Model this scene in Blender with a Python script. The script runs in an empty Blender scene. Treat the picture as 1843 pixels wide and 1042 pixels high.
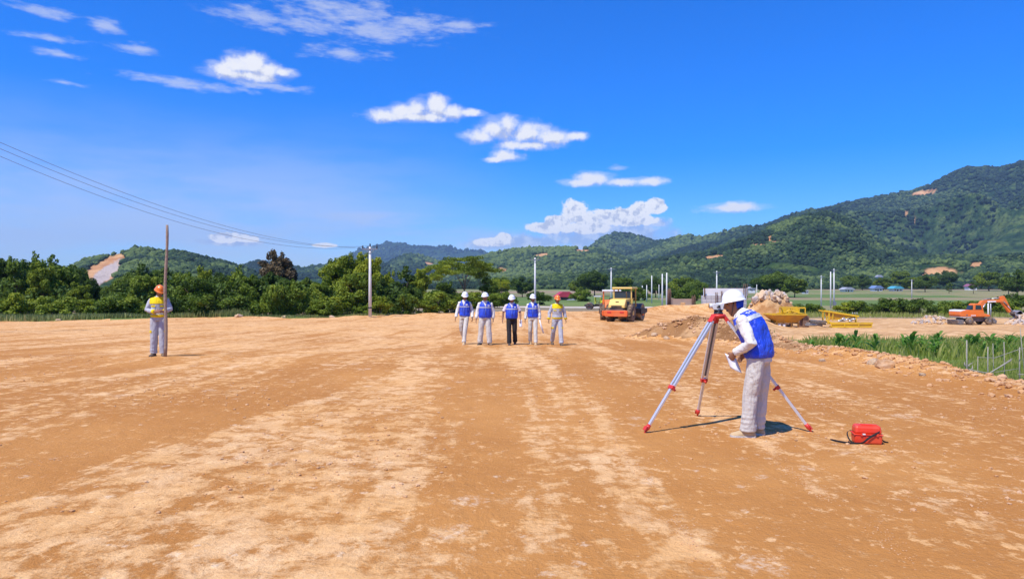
import bpy, bmesh, math, random
import numpy as np
from mathutils import Vector, Matrix, noise as mnoise

random.seed(7)
rng = np.random.default_rng(11)
scene = bpy.context.scene
COL = scene.collection
R = math.radians

# ------------------------------------------------------------------ camera, sky, sun, exposure
FPX, CAMZ, CX, CY = 1229.0, 1.6, 921.5, 521.0      # focal length in photo pixels, eye height
cam_d = bpy.data.cameras.new('camera'); cam = bpy.data.objects.new('camera', cam_d); COL.objects.link(cam)
cam.location = (0, 0, CAMZ); cam.rotation_euler = (R(90), 0, 0)
cam_d.sensor_width = 36.0; cam_d.lens = 36.0 * FPX / 1843.0
cam_d.clip_start = 0.1; cam_d.clip_end = 40000
scene.camera = cam

SUN_TO = Vector((-0.53, -0.60, 1.38)).normalized()
sun_d = bpy.data.lights.new('sun', 'SUN'); sun = bpy.data.objects.new('sun', sun_d); COL.objects.link(sun)
sun_d.energy = 4.8; sun_d.angle = R(0.5); sun_d.color = (1.0, 0.95, 0.86)
sun.rotation_euler = (-SUN_TO).to_track_quat('-Z', 'Y').to_euler()
sun.location = SUN_TO * 60

vs = scene.view_settings
vs.view_transform = 'Standard'; vs.look = 'None'; vs.exposure = 0.24; vs.gamma = 1.0; vs.use_curve_mapping = False
cy = scene.cycles
cy.max_bounces = 3; cy.diffuse_bounces = 2; cy.glossy_bounces = 2; cy.transmission_bounces = 2
cy.volume_bounces = 0; cy.transparent_max_bounces = 8; cy.caustics_reflective = False; cy.caustics_refractive = False
cy.use_denoising = True
try:
    cy.denoiser = 'OPENIMAGEDENOISE'; cy.denoising_input_passes = 'RGB_ALBEDO_NORMAL'; cy.denoising_prefilter = 'ACCURATE'
except Exception:
    pass

world = bpy.data.worlds.new('World'); scene.world = world; world.use_nodes = True

def make_world():
    nt = world.node_tree; N = nt.nodes; L = nt.links; N.clear()
    def node(t, **kw):
        n = N.new(t)
        for k, v in kw.items(): setattr(n, k, v)
        return n
    def put(sock, v):
        if hasattr(v, 'is_output'): L.new(v, sock)
        else: sock.default_value = v
    def M(op, a, b=None, c=None, clamp=False):
        n = node('ShaderNodeMath', operation=op, use_clamp=clamp)
        put(n.inputs[0], a)
        if b is not None: put(n.inputs[1], b)
        if c is not None: put(n.inputs[2], c)
        return n.outputs[0]
    def V(op, a, b=None):
        n = node('ShaderNodeVectorMath', operation=op)
        put(n.inputs[0], a)
        if b is not None: put(n.inputs[1], b)
        return n.outputs[1] if op in ('LENGTH', 'DOT_PRODUCT', 'DISTANCE') else n.outputs[0]
    def ramp(f, lo, hi, a=0.0, b=1.0):
        n = node('ShaderNodeMapRange', interpolation_type='SMOOTHSTEP')
        put(n.inputs[0], f); put(n.inputs[1], lo); put(n.inputs[2], hi); put(n.inputs[3], a); put(n.inputs[4], b)
        return n.outputs[0]
    def mix(f, a, b):
        n = node('ShaderNodeMix', data_type='RGBA')
        put(n.inputs[0], f); put(n.inputs[6], a); put(n.inputs[7], b)
        return n.outputs[2]
    def nz(vec, scale, detail, rough=0.55, dist=0.0):
        n = node('ShaderNodeTexNoise'); put(n.inputs['Vector'], vec)
        n.inputs['Scale'].default_value = scale; n.inputs['Detail'].default_value = detail
        n.inputs['Roughness'].default_value = rough; n.inputs['Distortion'].default_value = dist
        return n.outputs['Fac']
    sky = node('ShaderNodeTexSky', sky_type='NISHITA', sun_disc=False)
    sky.sun_elevation = math.asin(SUN_TO.z); sky.sun_rotation = math.atan2(SUN_TO.x, SUN_TO.y)
    sky.altitude = 300; sky.air_density = 1.0; sky.dust_density = 0.25; sky.ozone_density = 3.0
    hs = node('ShaderNodeHueSaturation'); hs.inputs['Saturation'].default_value = SKY_SAT; hs.inputs['Value'].default_value = 1.0
    L.new(sky.outputs[0], hs.inputs['Color'])
    tint = node('ShaderNodeMix', data_type='RGBA', blend_type='MULTIPLY'); tint.inputs[0].default_value = 1.0
    L.new(hs.outputs[0], tint.inputs[6]); tint.inputs[7].default_value = SKY_TINT
    skyc = tint.outputs[2]
    # direction of view as azimuth and elevation
    tc = node('ShaderNodeTexCoord'); sp = node('ShaderNodeSeparateXYZ'); L.new(tc.outputs['Generated'], sp.inputs[0])
    az = M('ARCTAN2', sp.outputs[0], sp.outputs[1]); el = M('ARCSINE', sp.outputs[2])
    cb = node('ShaderNodeCombineXYZ'); L.new(az, cb.inputs[0]); L.new(el, cb.inputs[1]); p = cb.outputs[0]
    def ae(px, py):
        dx = px - CX
        return math.atan2(dx, FPX), math.atan2(CY - py, math.hypot(FPX, dx))
    warp = nz(p, 40.0, 9.0, 0.64)
    warp2 = nz(V('ADD', p, (0.004, -0.008, 0.0)), 40.0, 9.0, 0.64)
    small = nz(V('MULTIPLY', p, (1.0, 1.25, 1.0)), 22.0, 5.0, 0.6)
    pup = V('ADD', p, (-0.004, 0.010, 0.0))
    def field(lumps, p=p):
        acc = None
        for (px, py, rx, ry) in lumps:
            a, e = ae(px, py)
            d = V('MULTIPLY', V('SUBTRACT', p, (a, e, 0)), (FPX / rx, FPX / ry, 0))
            d = V('LENGTH', d)
            acc = d if acc is None else M('SMOOTH_MIN', acc, d, 0.25)
        return acc
    cumulus = [(400,127,24,13),(430,119,26,18),(455,117,24,17),(482,128,26,12),(508,131,20,8),(440,136,56,9),
        (690,208,27,11),(725,203,28,14),(753,196,20,17),(786,192,20,19),(812,203,24,12),(845,203,24,6),(745,211,70,8),
        (862,246,28,11),(893,232,28,17),(915,226,22,16),(950,240,34,18),(988,248,34,14),(950,262,46,8),(1038,245,20,7),
        (912,281,28,9),(892,287,20,5),(1070,322,34,11),(1045,329,34,7),(1125,328,40,7),(1167,327,32,7),
        (1318,375,46,7),(1328,371,24,7)]
    tower = [(1030,384,26,24),(1005,402,30,17),(975,410,26,11),(1058,396,24,14),(1090,386,22,10),(1120,385,28,13),(1150,380,24,15),
        (1180,371,18,16),(1050,410,46,12),(1140,397,60,9),(410,427,34,9),(440,431,26,5),(585,442,20,4),(885,436,34,9),(907,428,14,9)]
    body = [(1080,425,140,34),(950,436,100,18),(885,440,60,14),(1185,402,28,12),(1150,420,80,26),(420,436,70,8)]
    wisp = [(455,28,66,16),(560,42,90,20),(640,22,80,24),(690,56,100,20),(620,96,64,11),(750,44,90,16),(590,12,70,14),(815,46,70,7),
        (68,20,46,8),(188,48,26,11),(245,88,34,8),(108,98,28,6),(345,152,90,10),(480,156,64,7),(80,68,40,5),(1107,302,16,5),(118,150,26,4)]
    veil = [(640,396,280,32),(780,436,220,44),(350,400,330,50)]
    n0 = M('SUBTRACT', warp, 0.5)
    sunface = M('MULTIPLY', M('SUBTRACT', warp2, warp), 9.0)          # billow relief toward the sun
    # elsewhere round the horizon and overhead the same kind of broken cloud
    away = M('MAXIMUM', ramp(M('ABSOLUTE', az), R(41), R(48)), ramp(el, R(29), R(36)))
    gen = ramp(M('ADD', nz(V('MULTIPLY', tc.outputs['Generated'], (1.0, 1.0, 2.4)), 3.2, 7.0, 0.58), 0.0), 0.58, 0.70, 0.0, 0.85)
    gen = M('MULTIPLY', gen, away)
    vn = nz(V('MULTIPLY', p, (1.0, 4.5, 1.0)), 5.0, 6.0, 0.55)
    a_veil = M('MULTIPLY', M('MULTIPLY', ramp(el, R(15.5), R(4.0)), ramp(az, R(4), R(-20))), ramp(vn, 0.30, 0.62, 0.45, 1.0))
    band = M('MULTIPLY', ramp(field(veil), 1.1, 0.2), ramp(vn, 0.38, 0.62, 0.35, 1.0))
    a_veil = M('MULTIPLY', M('MAXIMUM', a_veil, band), 0.72)
    str1 = node('ShaderNodeMapping'); L.new(p, str1.inputs[0]); str1.inputs['Rotation'].default_value = (0, 0, R(22)); str1.inputs['Scale'].default_value = (1.0, 3.6, 1.0)
    wn = nz(str1.outputs[0], 26.0, 7.0, 0.62)
    a_wisp = M('MULTIPLY', ramp(M('ADD', field(wisp), M('MULTIPLY', M('SUBTRACT', wn, 0.5), 4.2)), 1.35, -0.3), 0.56)
    a_body = M('MULTIPLY', ramp(M('ADD', field(body), M('MULTIPLY', n0, 1.6)), 1.15, 0.35), 0.80)
    cn = M('ADD', M('MULTIPLY', n0, 2.3), M('MULTIPLY', M('SUBTRACT', small, 0.5), 0.8))
    fc = M('ADD', field(cumulus), cn); a_cum = M('MAXIMUM', M('MULTIPLY', ramp(fc, 1.40, 0.34), 0.97), M('MULTIPLY', ramp(M('ADD', field(cumulus), M('MULTIPLY', M('SUBTRACT', wn, 0.5), 1.8)), 1.5, 0.7), 0.34))
    ft = M('ADD', field(tower), M('MULTIPLY', cn, 0.8)); a_tow = ramp(ft, 1.06, 0.82)
    white = (CLOUD * 1.0, CLOUD * 1.0, CLOUD * 1.02, 1); grey = (CLOUD * 0.60, CLOUD * 0.64, CLOUD * 0.80, 1)
    c_gen = mix(gen, skyc, (CLOUD * 0.8, CLOUD * 0.82, CLOUD * 0.88, 1))
    c = mix(a_veil, c_gen, (CLOUD * 0.64, CLOUD * 0.71, CLOUD * 0.90, 1))
    c = mix(a_wisp, c, (CLOUD * 0.78, CLOUD * 0.82, CLOUD * 0.92, 1))
    c = mix(a_body, c, mix(ramp(M('ADD', n0, sunface), -0.5, 0.9), (CLOUD * 0.45, CLOUD * 0.54, CLOUD * 0.80, 1), (CLOUD * 0.78, CLOUD * 0.82, CLOUD * 0.95, 1)))
    core = M('ADD', M('MULTIPLY', M('SUBTRACT', field(cumulus, pup), field(cumulus)), 1.1), M('MULTIPLY_ADD', sunface, 0.35, 0.62))
    c = mix(a_cum, c, mix(ramp(core, -0.15, 0.9), grey, white))
    coret = M('ADD', ramp(ft, 0.95, 0.35, 0.95, 0.6), M('MULTIPLY', sunface, 0.9))
    c = mix(a_tow, c, mix(ramp(coret, -0.2, 0.75), (CLOUD * 0.62, CLOUD * 0.68, CLOUD * 0.82, 1), (CLOUD * 1.1, CLOUD * 1.1, CLOUD * 1.1, 1)))
    bg = node('ShaderNodeBackground'); bg.inputs['Strength'].default_value = SKY_STRENGTH; L.new(c, bg.inputs[0])
    bg0 = node('ShaderNodeBackground'); bg0.inputs['Strength'].default_value = SKY_STRENGTH; L.new(c_gen, bg0.inputs[0])
    inside = M('MULTIPLY', M('LESS_THAN', M('ABSOLUTE', az), R(48)), M('MULTIPLY', M('LESS_THAN', el, R(36)), M('GREATER_THAN', el, -0.02)))
    ms = node('ShaderNodeMixShader'); L.new(inside, ms.inputs[0]); L.new(bg0.outputs[0], ms.inputs[1]); L.new(bg.outputs[0], ms.inputs[2])
    out = node('ShaderNodeOutputWorld'); L.new(ms.outputs[0], out.inputs[0])
SKY_STRENGTH = 0.10; SKY_SAT = 1.68; SKY_TINT = (0.74, 1.18, 1.92, 1); CLOUD = 8.4
make_world()

# ------------------------------------------------------------------ helpers
def at(px, py, Y):                     # a photo pixel at depth Y metres
    return Vector(((px - CX) / FPX * Y, Y, CAMZ - (py - CY) / FPX * Y))
def lerp(a, b, t): return a + (b - a) * t
def sstep(a, b, x):
    t = np.clip((np.asarray(x, float) - a) / (b - a), 0, 1); return t * t * (3 - 2 * t)
def _hash(ix, iy, seed):
    h = (ix.astype(np.int64) * 374761393 + iy.astype(np.int64) * 668265263 + seed * 1442695041) & 0xFFFFFFFF
    h = ((h ^ (h >> 13)) * 1274126177) & 0xFFFFFFFF
    return ((h ^ (h >> 16)) & 0xFFFFFF) / float(0xFFFFFF)
def vnoise(x, y, seed=0):
    x = np.asarray(x, float); y = np.asarray(y, float)
    ix = np.floor(x); iy = np.floor(y); fx = x - ix; fy = y - iy
    fx = fx * fx * (3 - 2 * fx); fy = fy * fy * (3 - 2 * fy)
    a = _hash(ix, iy, seed); b = _hash(ix + 1, iy, seed); c = _hash(ix, iy + 1, seed); d = _hash(ix + 1, iy + 1, seed)
    return (a + (b - a) * fx + (c - a) * fy + (a - b - c + d) * fx * fy) * 2 - 1
def fbm(x, y, octv=4, seed=0):
    s = 0.0; a = 0.5; f = 1.0
    for k in range(octv):
        s = s + a * vnoise(np.asarray(x) * f + 17.3 * k, np.asarray(y) * f - 9.1 * k, seed + k); a *= 0.5; f *= 2.03
    return s

def tag(o, label=None, cat=None, group=None, kind=None):
    if label: o['label'] = label
    if cat: o['category'] = cat
    if group: o['group'] = group
    if kind: o['kind'] = kind
    return o
def empty(name, loc=(0, 0, 0), rz=0.0, label=None, cat=None, group=None):
    o = bpy.data.objects.new(name, None); COL.objects.link(o); o.location = loc; o.rotation_euler = (0, 0, rz)
    o.empty_display_size = 0.2
    return tag(o, label, cat, group)
def link_mesh(name, me, mat=None, parent=None):
    o = bpy.data.objects.new(name, me); COL.objects.link(o)
    if mat is not None and len(me.materials) == 0: me.materials.append(mat)
    if parent is not None: o.parent = parent
    return o
def np_mesh(name, verts, faces, k, smooth=True, attrs=None):
    """verts (n,3), faces (m,k) as one mesh; attrs: dict of per-point floats"""
    me = bpy.data.meshes.new(name); n = len(verts); m = len(faces)
    me.vertices.add(n); me.vertices.foreach_set('co', np.ascontiguousarray(verts, np.float32).ravel())
    me.loops.add(m * k); me.loops.foreach_set('vertex_index', np.ascontiguousarray(faces, np.int32).ravel())
    me.polygons.add(m); me.polygons.foreach_set('loop_start', np.arange(0, m * k, k, dtype=np.int32))
    me.polygons.foreach_set('loop_total', np.full(m, k, np.int32))
    me.polygons.foreach_set('use_smooth', np.full(m, smooth, bool))
    if attrs:
        for an, av in attrs.items():
            a = me.attributes.new(an, 'FLOAT', 'POINT'); a.data.foreach_set('value', np.ascontiguousarray(av, np.float32))
    me.update(); me.validate()
    return me

class MB:
    """collects shapes for one mesh"""
    def __init__(s): s.v = []; s.f = []; s.sm = []
    def _add(s, vs_, fs, smooth=False, M=None):
        b = len(s.v)
        s.v += [tuple(M @ Vector(q)) for q in vs_] if M is not None else [tuple(q) for q in vs_]
        s.f += [tuple(i + b for i in f) for f in fs]; s.sm += [smooth] * len(fs)
        return s
    def box(s, c, d, rot=None, taper=(1, 1)):
        x, y, z = d[0] / 2, d[1] / 2, d[2] / 2; tx, ty = taper
        q = [(-x, -y, -z), (x, -y, -z), (x, y, -z), (-x, y, -z), (-x * tx, -y * ty, z), (x * tx, -y * ty, z), (x * tx, y * ty, z), (-x * tx, y * ty, z)]
        M = Matrix.Translation(Vector(c)) @ (rot.to_4x4() if rot is not None else Matrix())
        return s._add(q, [(0, 3, 2, 1), (4, 5, 6, 7), (0, 1, 5, 4), (1, 2, 6, 5), (2, 3, 7, 6), (3, 0, 4, 7)], False, M)
    def bar(s, a, b, w, h):                # rectangular bar from a to b
        a = Vector(a); b = Vector(b); d = b - a; q = d.to_track_quat('Z', 'Y').to_matrix()
        return s.box((a + b) / 2, (w, h, d.length), q)
    def tube(s, pts, rad, n=8, caps=True, ref=None, smooth=True):
        pts = [Vector(q) for q in pts]
        if not hasattr(rad, '__len__'): rad = [rad] * len(pts)
        vs_ = []; ref = Vector(ref) if ref is not None else None
        for i, q in enumerate(pts):
            d = (pts[min(i + 1, len(pts) - 1)] - pts[max(i - 1, 0)])
            d = d.normalized() if d.length > 1e-9 else Vector((0, 0, 1))
            if ref is None: ref = Vector((1, 0, 0)) if abs(d.x) < 0.8 else Vector((0, 1, 0))
            e1 = (ref - d * ref.dot(d)); e1 = e1.normalized() if e1.length > 1e-6 else d.orthogonal().normalized(); e2 = d.cross(e1)
            r = rad[i]; rx, ry = (r if hasattr(r, '__len__') else (r, r))
            for k in range(n):
                t = 2 * math.pi * k / n; vs_.append(q + e1 * (rx * math.cos(t)) + e2 * (ry * math.sin(t)))
        fs = []
        for i in range(len(pts) - 1):
            for k in range(n):
                a = i * n + k; b = i * n + (k + 1) % n; fs.append((a, b, b + n, a + n))
        if caps:
            fs.append(tuple(range(n - 1, -1, -1))); fs.append(tuple(range((len(pts) - 1) * n, len(pts) * n)))
        return s._add(vs_, fs, smooth)
    def lathe(s, prof, n=20, M=None, smooth=True):   # profile of (radius, height) about z
        vs_ = []; fs = []
        for (r, z) in prof:
            for k in range(n):
                t = 2 * math.pi * k / n; vs_.append((r * math.cos(t), r * math.sin(t), z))
        for i in range(len(prof) - 1):
            for k in range(n):
                a = i * n + k; b = i * n + (k + 1) % n; fs.append((a, b, b + n, a + n))
        fs.append(tuple(range(n - 1, -1, -1))); fs.append(tuple(range((len(prof) - 1) * n, len(prof) * n)))
        return s._add(vs_, fs, smooth, M)
    def prism(s, poly, a, b, axis='y', M=None):      # polygon in the plane across axis, extruded a..b
        n = len(poly); vs_ = []
        for t in (a, b):
            for (p, q) in poly: vs_.append({'y': (p, t, q), 'x': (t, p, q), 'z': (p, q, t)}[axis])
        fs = [tuple(range(n)), tuple(range(2 * n - 1, n - 1, -1))] + [(i, i + n, (i + 1) % n + n, (i + 1) % n) for i in range(n)]
        return s._add(vs_, fs, False, M)
    def ball(s, c, r, n=12, m=8, M=None):
        rx, ry, rz = r if hasattr(r, '__len__') else (r, r, r); vs_ = [(c[0], c[1], c[2] - rz)]; fs = []
        for i in range(1, m):
            t = math.pi * i / m - math.pi / 2
            for k in range(n):
                a = 2 * math.pi * k / n; vs_.append((c[0] + rx * math.cos(t) * math.cos(a), c[1] + ry * math.cos(t) * math.sin(a), c[2] + rz * math.sin(t)))
        vs_.append((c[0], c[1], c[2] + rz)); top = len(vs_) - 1
        for k in range(n):
            k2 = (k + 1) % n; fs.append((0, 1 + k2, 1 + k)); fs.append((top, 1 + (m - 2) * n + k, 1 + (m - 2) * n + k2))
            for i in range(m - 2): a = 1 + i * n; fs.append((a + k, a + k2, a + n + k2, a + n + k))
        return s._add(vs_, fs, True, M)
    def mesh(s, name='mesh'):
        me = bpy.data.meshes.new(name); me.from_pydata(s.v, [], s.f); me.polygons.foreach_set('use_smooth', s.sm); me.update()
        bm = bmesh.new(); bm.from_mesh(me); bmesh.ops.recalc_face_normals(bm, faces=bm.faces); bm.to_mesh(me); bm.free()
        return me
    def build(s, name, mat, parent=None, bevel=0.0, loc=None):
        o = link_mesh(name, s.mesh(name), mat, parent)
        if bevel:
            b = o.modifiers.new('bevel', 'BEVEL'); b.width = bevel; b.segments = 2; b.limit_method = 'ANGLE'; b.angle_limit = R(40)
        if loc is not None: o.location = loc
        return o
def copy_tree(o, parent=None):
    c = o.copy(); COL.objects.link(c); c.parent = parent
    for ch in list(o.children): copy_tree(ch, c)
    return c

# ------------------------------------------------------------------ materials
def mat_nodes(name):
    m = bpy.data.materials.new(name); m.use_nodes = True; nt = m.node_tree
    return m, nt, nt.nodes['Principled BSDF'], nt.nodes['Material Output']
def simple(name, col, rough=0.6, metal=0.0, var=0.12, scale=6.0, bump=0.0, bscale=40.0, dirt=None, dirt_amt=0.0, spec=None, coat=0.0, folds=0.0):
    """painted / plain surface with uneven colour, optional dust and fine relief"""
    m, nt, bs, out = mat_nodes(name); N = nt.nodes; L = nt.links
    tc = N.new('ShaderNodeTexCoord'); nz = N.new('ShaderNodeTexNoise'); L.new(tc.outputs['Object'], nz.inputs['Vector'])
    nz.inputs['Scale'].default_value = scale; nz.inputs['Detail'].default_value = 5
    mx = N.new('ShaderNodeMix'); mx.data_type = 'RGBA'; L.new(nz.outputs['Fac'], mx.inputs[0])
    mx.inputs[6].default_value = tuple(c * (1 - var) for c in col) + (1,); mx.inputs[7].default_value = tuple(min(1, c * (1 + var)) for c in col) + (1,)
    c = mx.outputs[2]
    if dirt is not None:
        n2 = N.new('ShaderNodeTexNoise'); L.new(tc.outputs['Object'], n2.inputs['Vector']); n2.inputs['Scale'].default_value = scale * 0.6; n2.inputs['Detail'].default_value = 8
        mr = N.new('ShaderNodeMapRange'); L.new(n2.outputs['Fac'], mr.inputs[0]); mr.inputs[1].default_value = 0.42; mr.inputs[2].default_value = 0.68; mr.inputs[4].default_value = dirt_amt
        m2 = N.new('ShaderNodeMix'); m2.data_type = 'RGBA'; L.new(mr.outputs[0], m2.inputs[0]); L.new(c, m2.inputs[6]); m2.inputs[7].default_value = tuple(dirt) + (1,); c = m2.outputs[2]
    L.new(c, bs.inputs['Base Color']); bs.inputs['Roughness'].default_value = rough; bs.inputs['Metallic'].default_value = metal
    if spec is not None: bs.inputs['Specular IOR Level'].default_value = spec
    if coat: bs.inputs['Coat Weight'].default_value = coat
    if folds:                                                          # long soft creases of hanging cloth
        mpn = N.new('ShaderNodeMapping'); L.new(tc.outputs['Object'], mpn.inputs[0]); mpn.inputs['Scale'].default_value = (1.0, 1.0, 0.32); mpn.inputs['Rotation'].default_value = (0.25, 0.2, 0)
        n4 = N.new('ShaderNodeTexNoise'); L.new(mpn.outputs[0], n4.inputs['Vector']); n4.inputs['Scale'].default_value = 13.0; n4.inputs['Detail'].default_value = 3; n4.inputs['Distortion'].default_value = 0.8
        b4 = N.new('ShaderNodeBump'); b4.inputs['Distance'].default_value = folds; L.new(n4.outputs['Fac'], b4.inputs['Height'])
    if bump:
        n3 = N.new('ShaderNodeTexNoise'); L.new(tc.outputs['Object'], n3.inputs['Vector']); n3.inputs['Scale'].default_value = bscale; n3.inputs['Detail'].default_value = 4
        bp = N.new('ShaderNodeBump'); bp.inputs['Distance'].default_value = bump; L.new(n3.outputs['Fac'], bp.inputs['Height']); L.new(bp.outputs[0], bs.inputs['Normal'])
        if folds: L.new(b4.outputs[0], bp.inputs['Normal'])
    return m
def cloth(name, col, dusty=0.2):
    return simple(name, col, rough=0.85, var=0.10, scale=7.0, bump=0.012, bscale=16.0, dirt=(0.50, 0.33, 0.18), dirt_amt=dusty, spec=0.15, folds=0.028)
def leafy(name, c0, c1, c2, trans=0.35, rough=0.55):
    """leaf surface: colour runs with the per-clump tint of the mesh"""
    m, nt, bs, out = mat_nodes(name); N = nt.nodes; L = nt.links
    a = N.new('ShaderNodeAttribute'); a.attribute_name = 'tint'
    oi = N.new('ShaderNodeObjectInfo')
    ad = N.new('ShaderNodeMath'); ad.operation = 'MULTIPLY_ADD'; L.new(oi.outputs['Random'], ad.inputs[0]); ad.inputs[1].default_value = 0.5; ad.inputs[2].default_value = -0.20
    su = N.new('ShaderNodeMath'); su.operation = 'ADD'; L.new(ad.outputs[0], su.inputs[0]); L.new(a.outputs['Fac'], su.inputs[1])
    r = N.new('ShaderNodeValToRGB'); L.new(su.outputs[0], r.inputs[0])
    r.color_ramp.elements[0].color = c0 + (1,); r.color_ramp.elements[1].color = c2 + (1,); e = r.color_ramp.elements.new(0.5); e.color = c1 + (1,)
    L.new(r.outputs[0], bs.inputs['Base Color']); bs.inputs['Roughness'].default_value = rough; bs.inputs['Specular IOR Level'].default_value = 0.25
    if trans:
        tr = N.new('ShaderNodeBsdfTranslucent'); L.new(r.outputs[0], tr.inputs[0]); ms = N.new('ShaderNodeMixShader'); ms.inputs[0].default_value = trans
        L.new(bs.outputs[0], ms.inputs[1]); L.new(tr.outputs[0], ms.inputs[2]); L.new(ms.outputs[0], out.inputs[0])
    return m
def earth(name, dark, mid, light, streak=True, pale=None, bumpd=0.03):
    m, nt, bs, out = mat_nodes(name); N = nt.nodes; L = nt.links
    def put(s, v):
        if hasattr(v, 'is_output'): L.new(v, s)
        else: s.default_value = v
    def nz(vec, scale, detail=6, rough=0.6, dist=0.0):
        n = N.new('ShaderNodeTexNoise'); L.new(vec, n.inputs['Vector']); n.inputs['Scale'].default_value = scale; n.inputs['Detail'].default_value = detail
        n.inputs['Roughness'].default_value = rough; n.inputs['Distortion'].default_value = dist; return n.outputs['Fac']
    def mp(rot, sc, off=(0, 0, 0)):
        n = N.new('ShaderNodeMapping'); L.new(geo.outputs['Position'], n.inputs[0]); n.inputs['Rotation'].default_value = (0, 0, R(rot)); n.inputs['Scale'].default_value = sc; n.inputs['Location'].default_value = off
        return n.outputs[0]
    def rng_(f, lo, hi, a=0.0, b=1.0):
        n = N.new('ShaderNodeMapRange'); n.interpolation_type = 'SMOOTHSTEP'; put(n.inputs[0], f); n.inputs[1].default_value = lo; n.inputs[2].default_value = hi; n.inputs[3].default_value = a; n.inputs[4].default_value = b
        return n.outputs[0]
    def mix(f, a, b):
        n = N.new('ShaderNodeMix'); n.data_type = 'RGBA'; put(n.inputs[0], f); put(n.inputs[6], a); put(n.inputs[7], b); return n.outputs[2]
    def mm(op, a, b):
        n = N.new('ShaderNodeMath'); n.operation = op; put(n.inputs[0], a); put(n.inputs[1], b); return n.outputs[0]
    geo = N.new('ShaderNodeNewGeometry'); P = mp(0, (1, 1, 1))
    big = nz(P, 0.16, 5, 0.6, 0.4); med = nz(P, 1.1, 7, 0.65); fine = nz(P, 14.0, 6, 0.7)
    c = mix(rng_(big, 0.40, 0.62), dark + (1,), mid + (1,))
    c = mix(mm('MULTIPLY', rng_(med, 0.45, 0.7), 0.45), c, dark + (1,))
    fl = None
    if streak:
        s1 = nz(mp(12, (1.0, 0.16, 1.0)), 0.80, 7, 0.62, 0.6); s2 = nz(mp(-36, (1.0, 0.14, 1.0), (7, 3, 0)), 0.55, 7, 0.6, 0.5); s3 = nz(mp(24, (1.0, 0.06, 1.0), (3, 9, 0)), 2.6, 5, 0.6, 0.3)
        st = mm('ADD', mm('MULTIPLY', s1, 0.40), mm('ADD', mm('MULTIPLY', s2, 0.38), mm('MULTIPLY', s3, 0.22)))
        sx = N.new('ShaderNodeSeparateXYZ'); L.new(geo.outputs['Position'], sx.inputs[0])
        # the tracked, dusty left part of the pad is paler than the damp right part
        side = rng_(mm('ADD', mm('SUBTRACT', sx.outputs[0], mm('MULTIPLY', sx.outputs[1], 0.10)), mm('MULTIPLY', mm('SUBTRACT', big, 0.5), 5.0)), -2.5, 3.0, 0.015, -0.03)
        far = rng_(sx.outputs[1], 8.0, 45.0, 0.0, 0.085)  # grazing-light brightening of the distant pad, put into the colour
        ta = N.new('ShaderNodeAttribute'); ta.attribute_name = 'track'
        sn = N.new('ShaderNodeMath'); sn.operation = 'SINE'
        L.new(mm('ADD', mm('ADD', mm('MULTIPLY', sx.outputs[1], 62.0), mm('MULTIPLY', sx.outputs[0], 24.0)), mm('MULTIPLY', nz(P, 3.0, 3, 0.6), 5.0)), sn.inputs[0]); tread = sn.outputs[0]   # worn tyre cleats
        mask = rng_(mm('ADD', mm('ADD', mm('ADD', st, side), far), mm('MULTIPLY', ta.outputs['Fac'], 0.085)), 0.39, 0.62)
        # crumbly pale crust: dense where the traffic has dried it and in the painted far brightening, sparse flakes elsewhere
        nf = nz(P, 3.0, 12, 0.70, 0.3); nf2 = nz(P, 11.0, 8, 0.68)
        th = mm('SUBTRACT', 0.635, mm('MULTIPLY', mask, 0.20))
        fl = rng_(mm('SUBTRACT', mm('ADD', mm('MULTIPLY', nf, 0.72), mm('MULTIPLY', nf2, 0.28)), th), -0.035, 0.095)
        lc = mix(rng_(nz(P, 0.9, 6, 0.6), 0.40, 0.62), light + (1,), (0.88, 0.575, 0.29, 1))
        lc = mix(rng_(nf2, 0.50, 0.72, 0.0, 0.45), lc, mid + (1,))
        c = mix(mm('MULTIPLY', fl, 0.66), c, lc)
        nf3 = nz(mp(5, (1.0, 0.8, 1.0), (3, 1, 0)), 6.5, 10, 0.72, 0.2)                  # small dried flakes over the damp ground too
        c = mix(mm('MULTIPLY', rng_(mm('ADD', nf3, mm('MULTIPLY', mm('SUBTRACT', st, 0.5), 0.5)), 0.535, 0.63), 0.66), c, lc)
        c = mix(mm('MULTIPLY', rng_(nz(mp(-15, (1.0, 0.6, 1.0), (9, 2, 0)), 2.2, 9, 0.7, 0.4), 0.54, 0.68), 0.45), c, dark + (1,))
        c = mix(mm('MULTIPLY', rng_(nz(P, 38.0, 4, 0.7), 0.56, 0.70), 0.40), c, dark + (1,))
        c = mix(mm('MULTIPLY', rng_(nz(P, 24.0, 4, 0.7), 0.60, 0.72), 0.50), c, (0.82, 0.58, 0.33, 1))
    else:
        c = mix(rng_(nz(P, 0.7, 6, 0.65), 0.45, 0.66), c, light + (1,))
    if pale is not None:
        v = N.new('ShaderNodeTexVoronoi'); L.new(mp(8, (1.0, 0.9, 1.0)), v.inputs['Vector']); v.inputs['Scale'].default_value = 2.1; v.inputs['Randomness'].default_value = 1.0
        sz = N.new('ShaderNodeSeparateColor'); L.new(v.outputs['Color'], sz.inputs[0])
        thr = mm('MULTIPLY', mm('POWER', sz.outputs[0], 6.0), 0.36)
        d = mm('ADD', v.outputs['Distance'], mm('MULTIPLY', mm('SUBTRACT', nz(P, 5.0, 9, 0.75), 0.5), 1.0))
        pm = rng_(mm('SUBTRACT', thr, d), -0.02, 0.10)
        v2 = N.new('ShaderNodeTexVoronoi'); L.new(P, v2.inputs['Vector']); v2.inputs['Scale'].default_value = 6.5
        s2c = N.new('ShaderNodeSeparateColor'); L.new(v2.outputs['Color'], s2c.inputs[0])
        d2 = mm('ADD', v2.outputs['Distance'], mm('MULTIPLY', mm('SUBTRACT', nz(P, 16.0, 8, 0.75), 0.5), 1.0))
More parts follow.
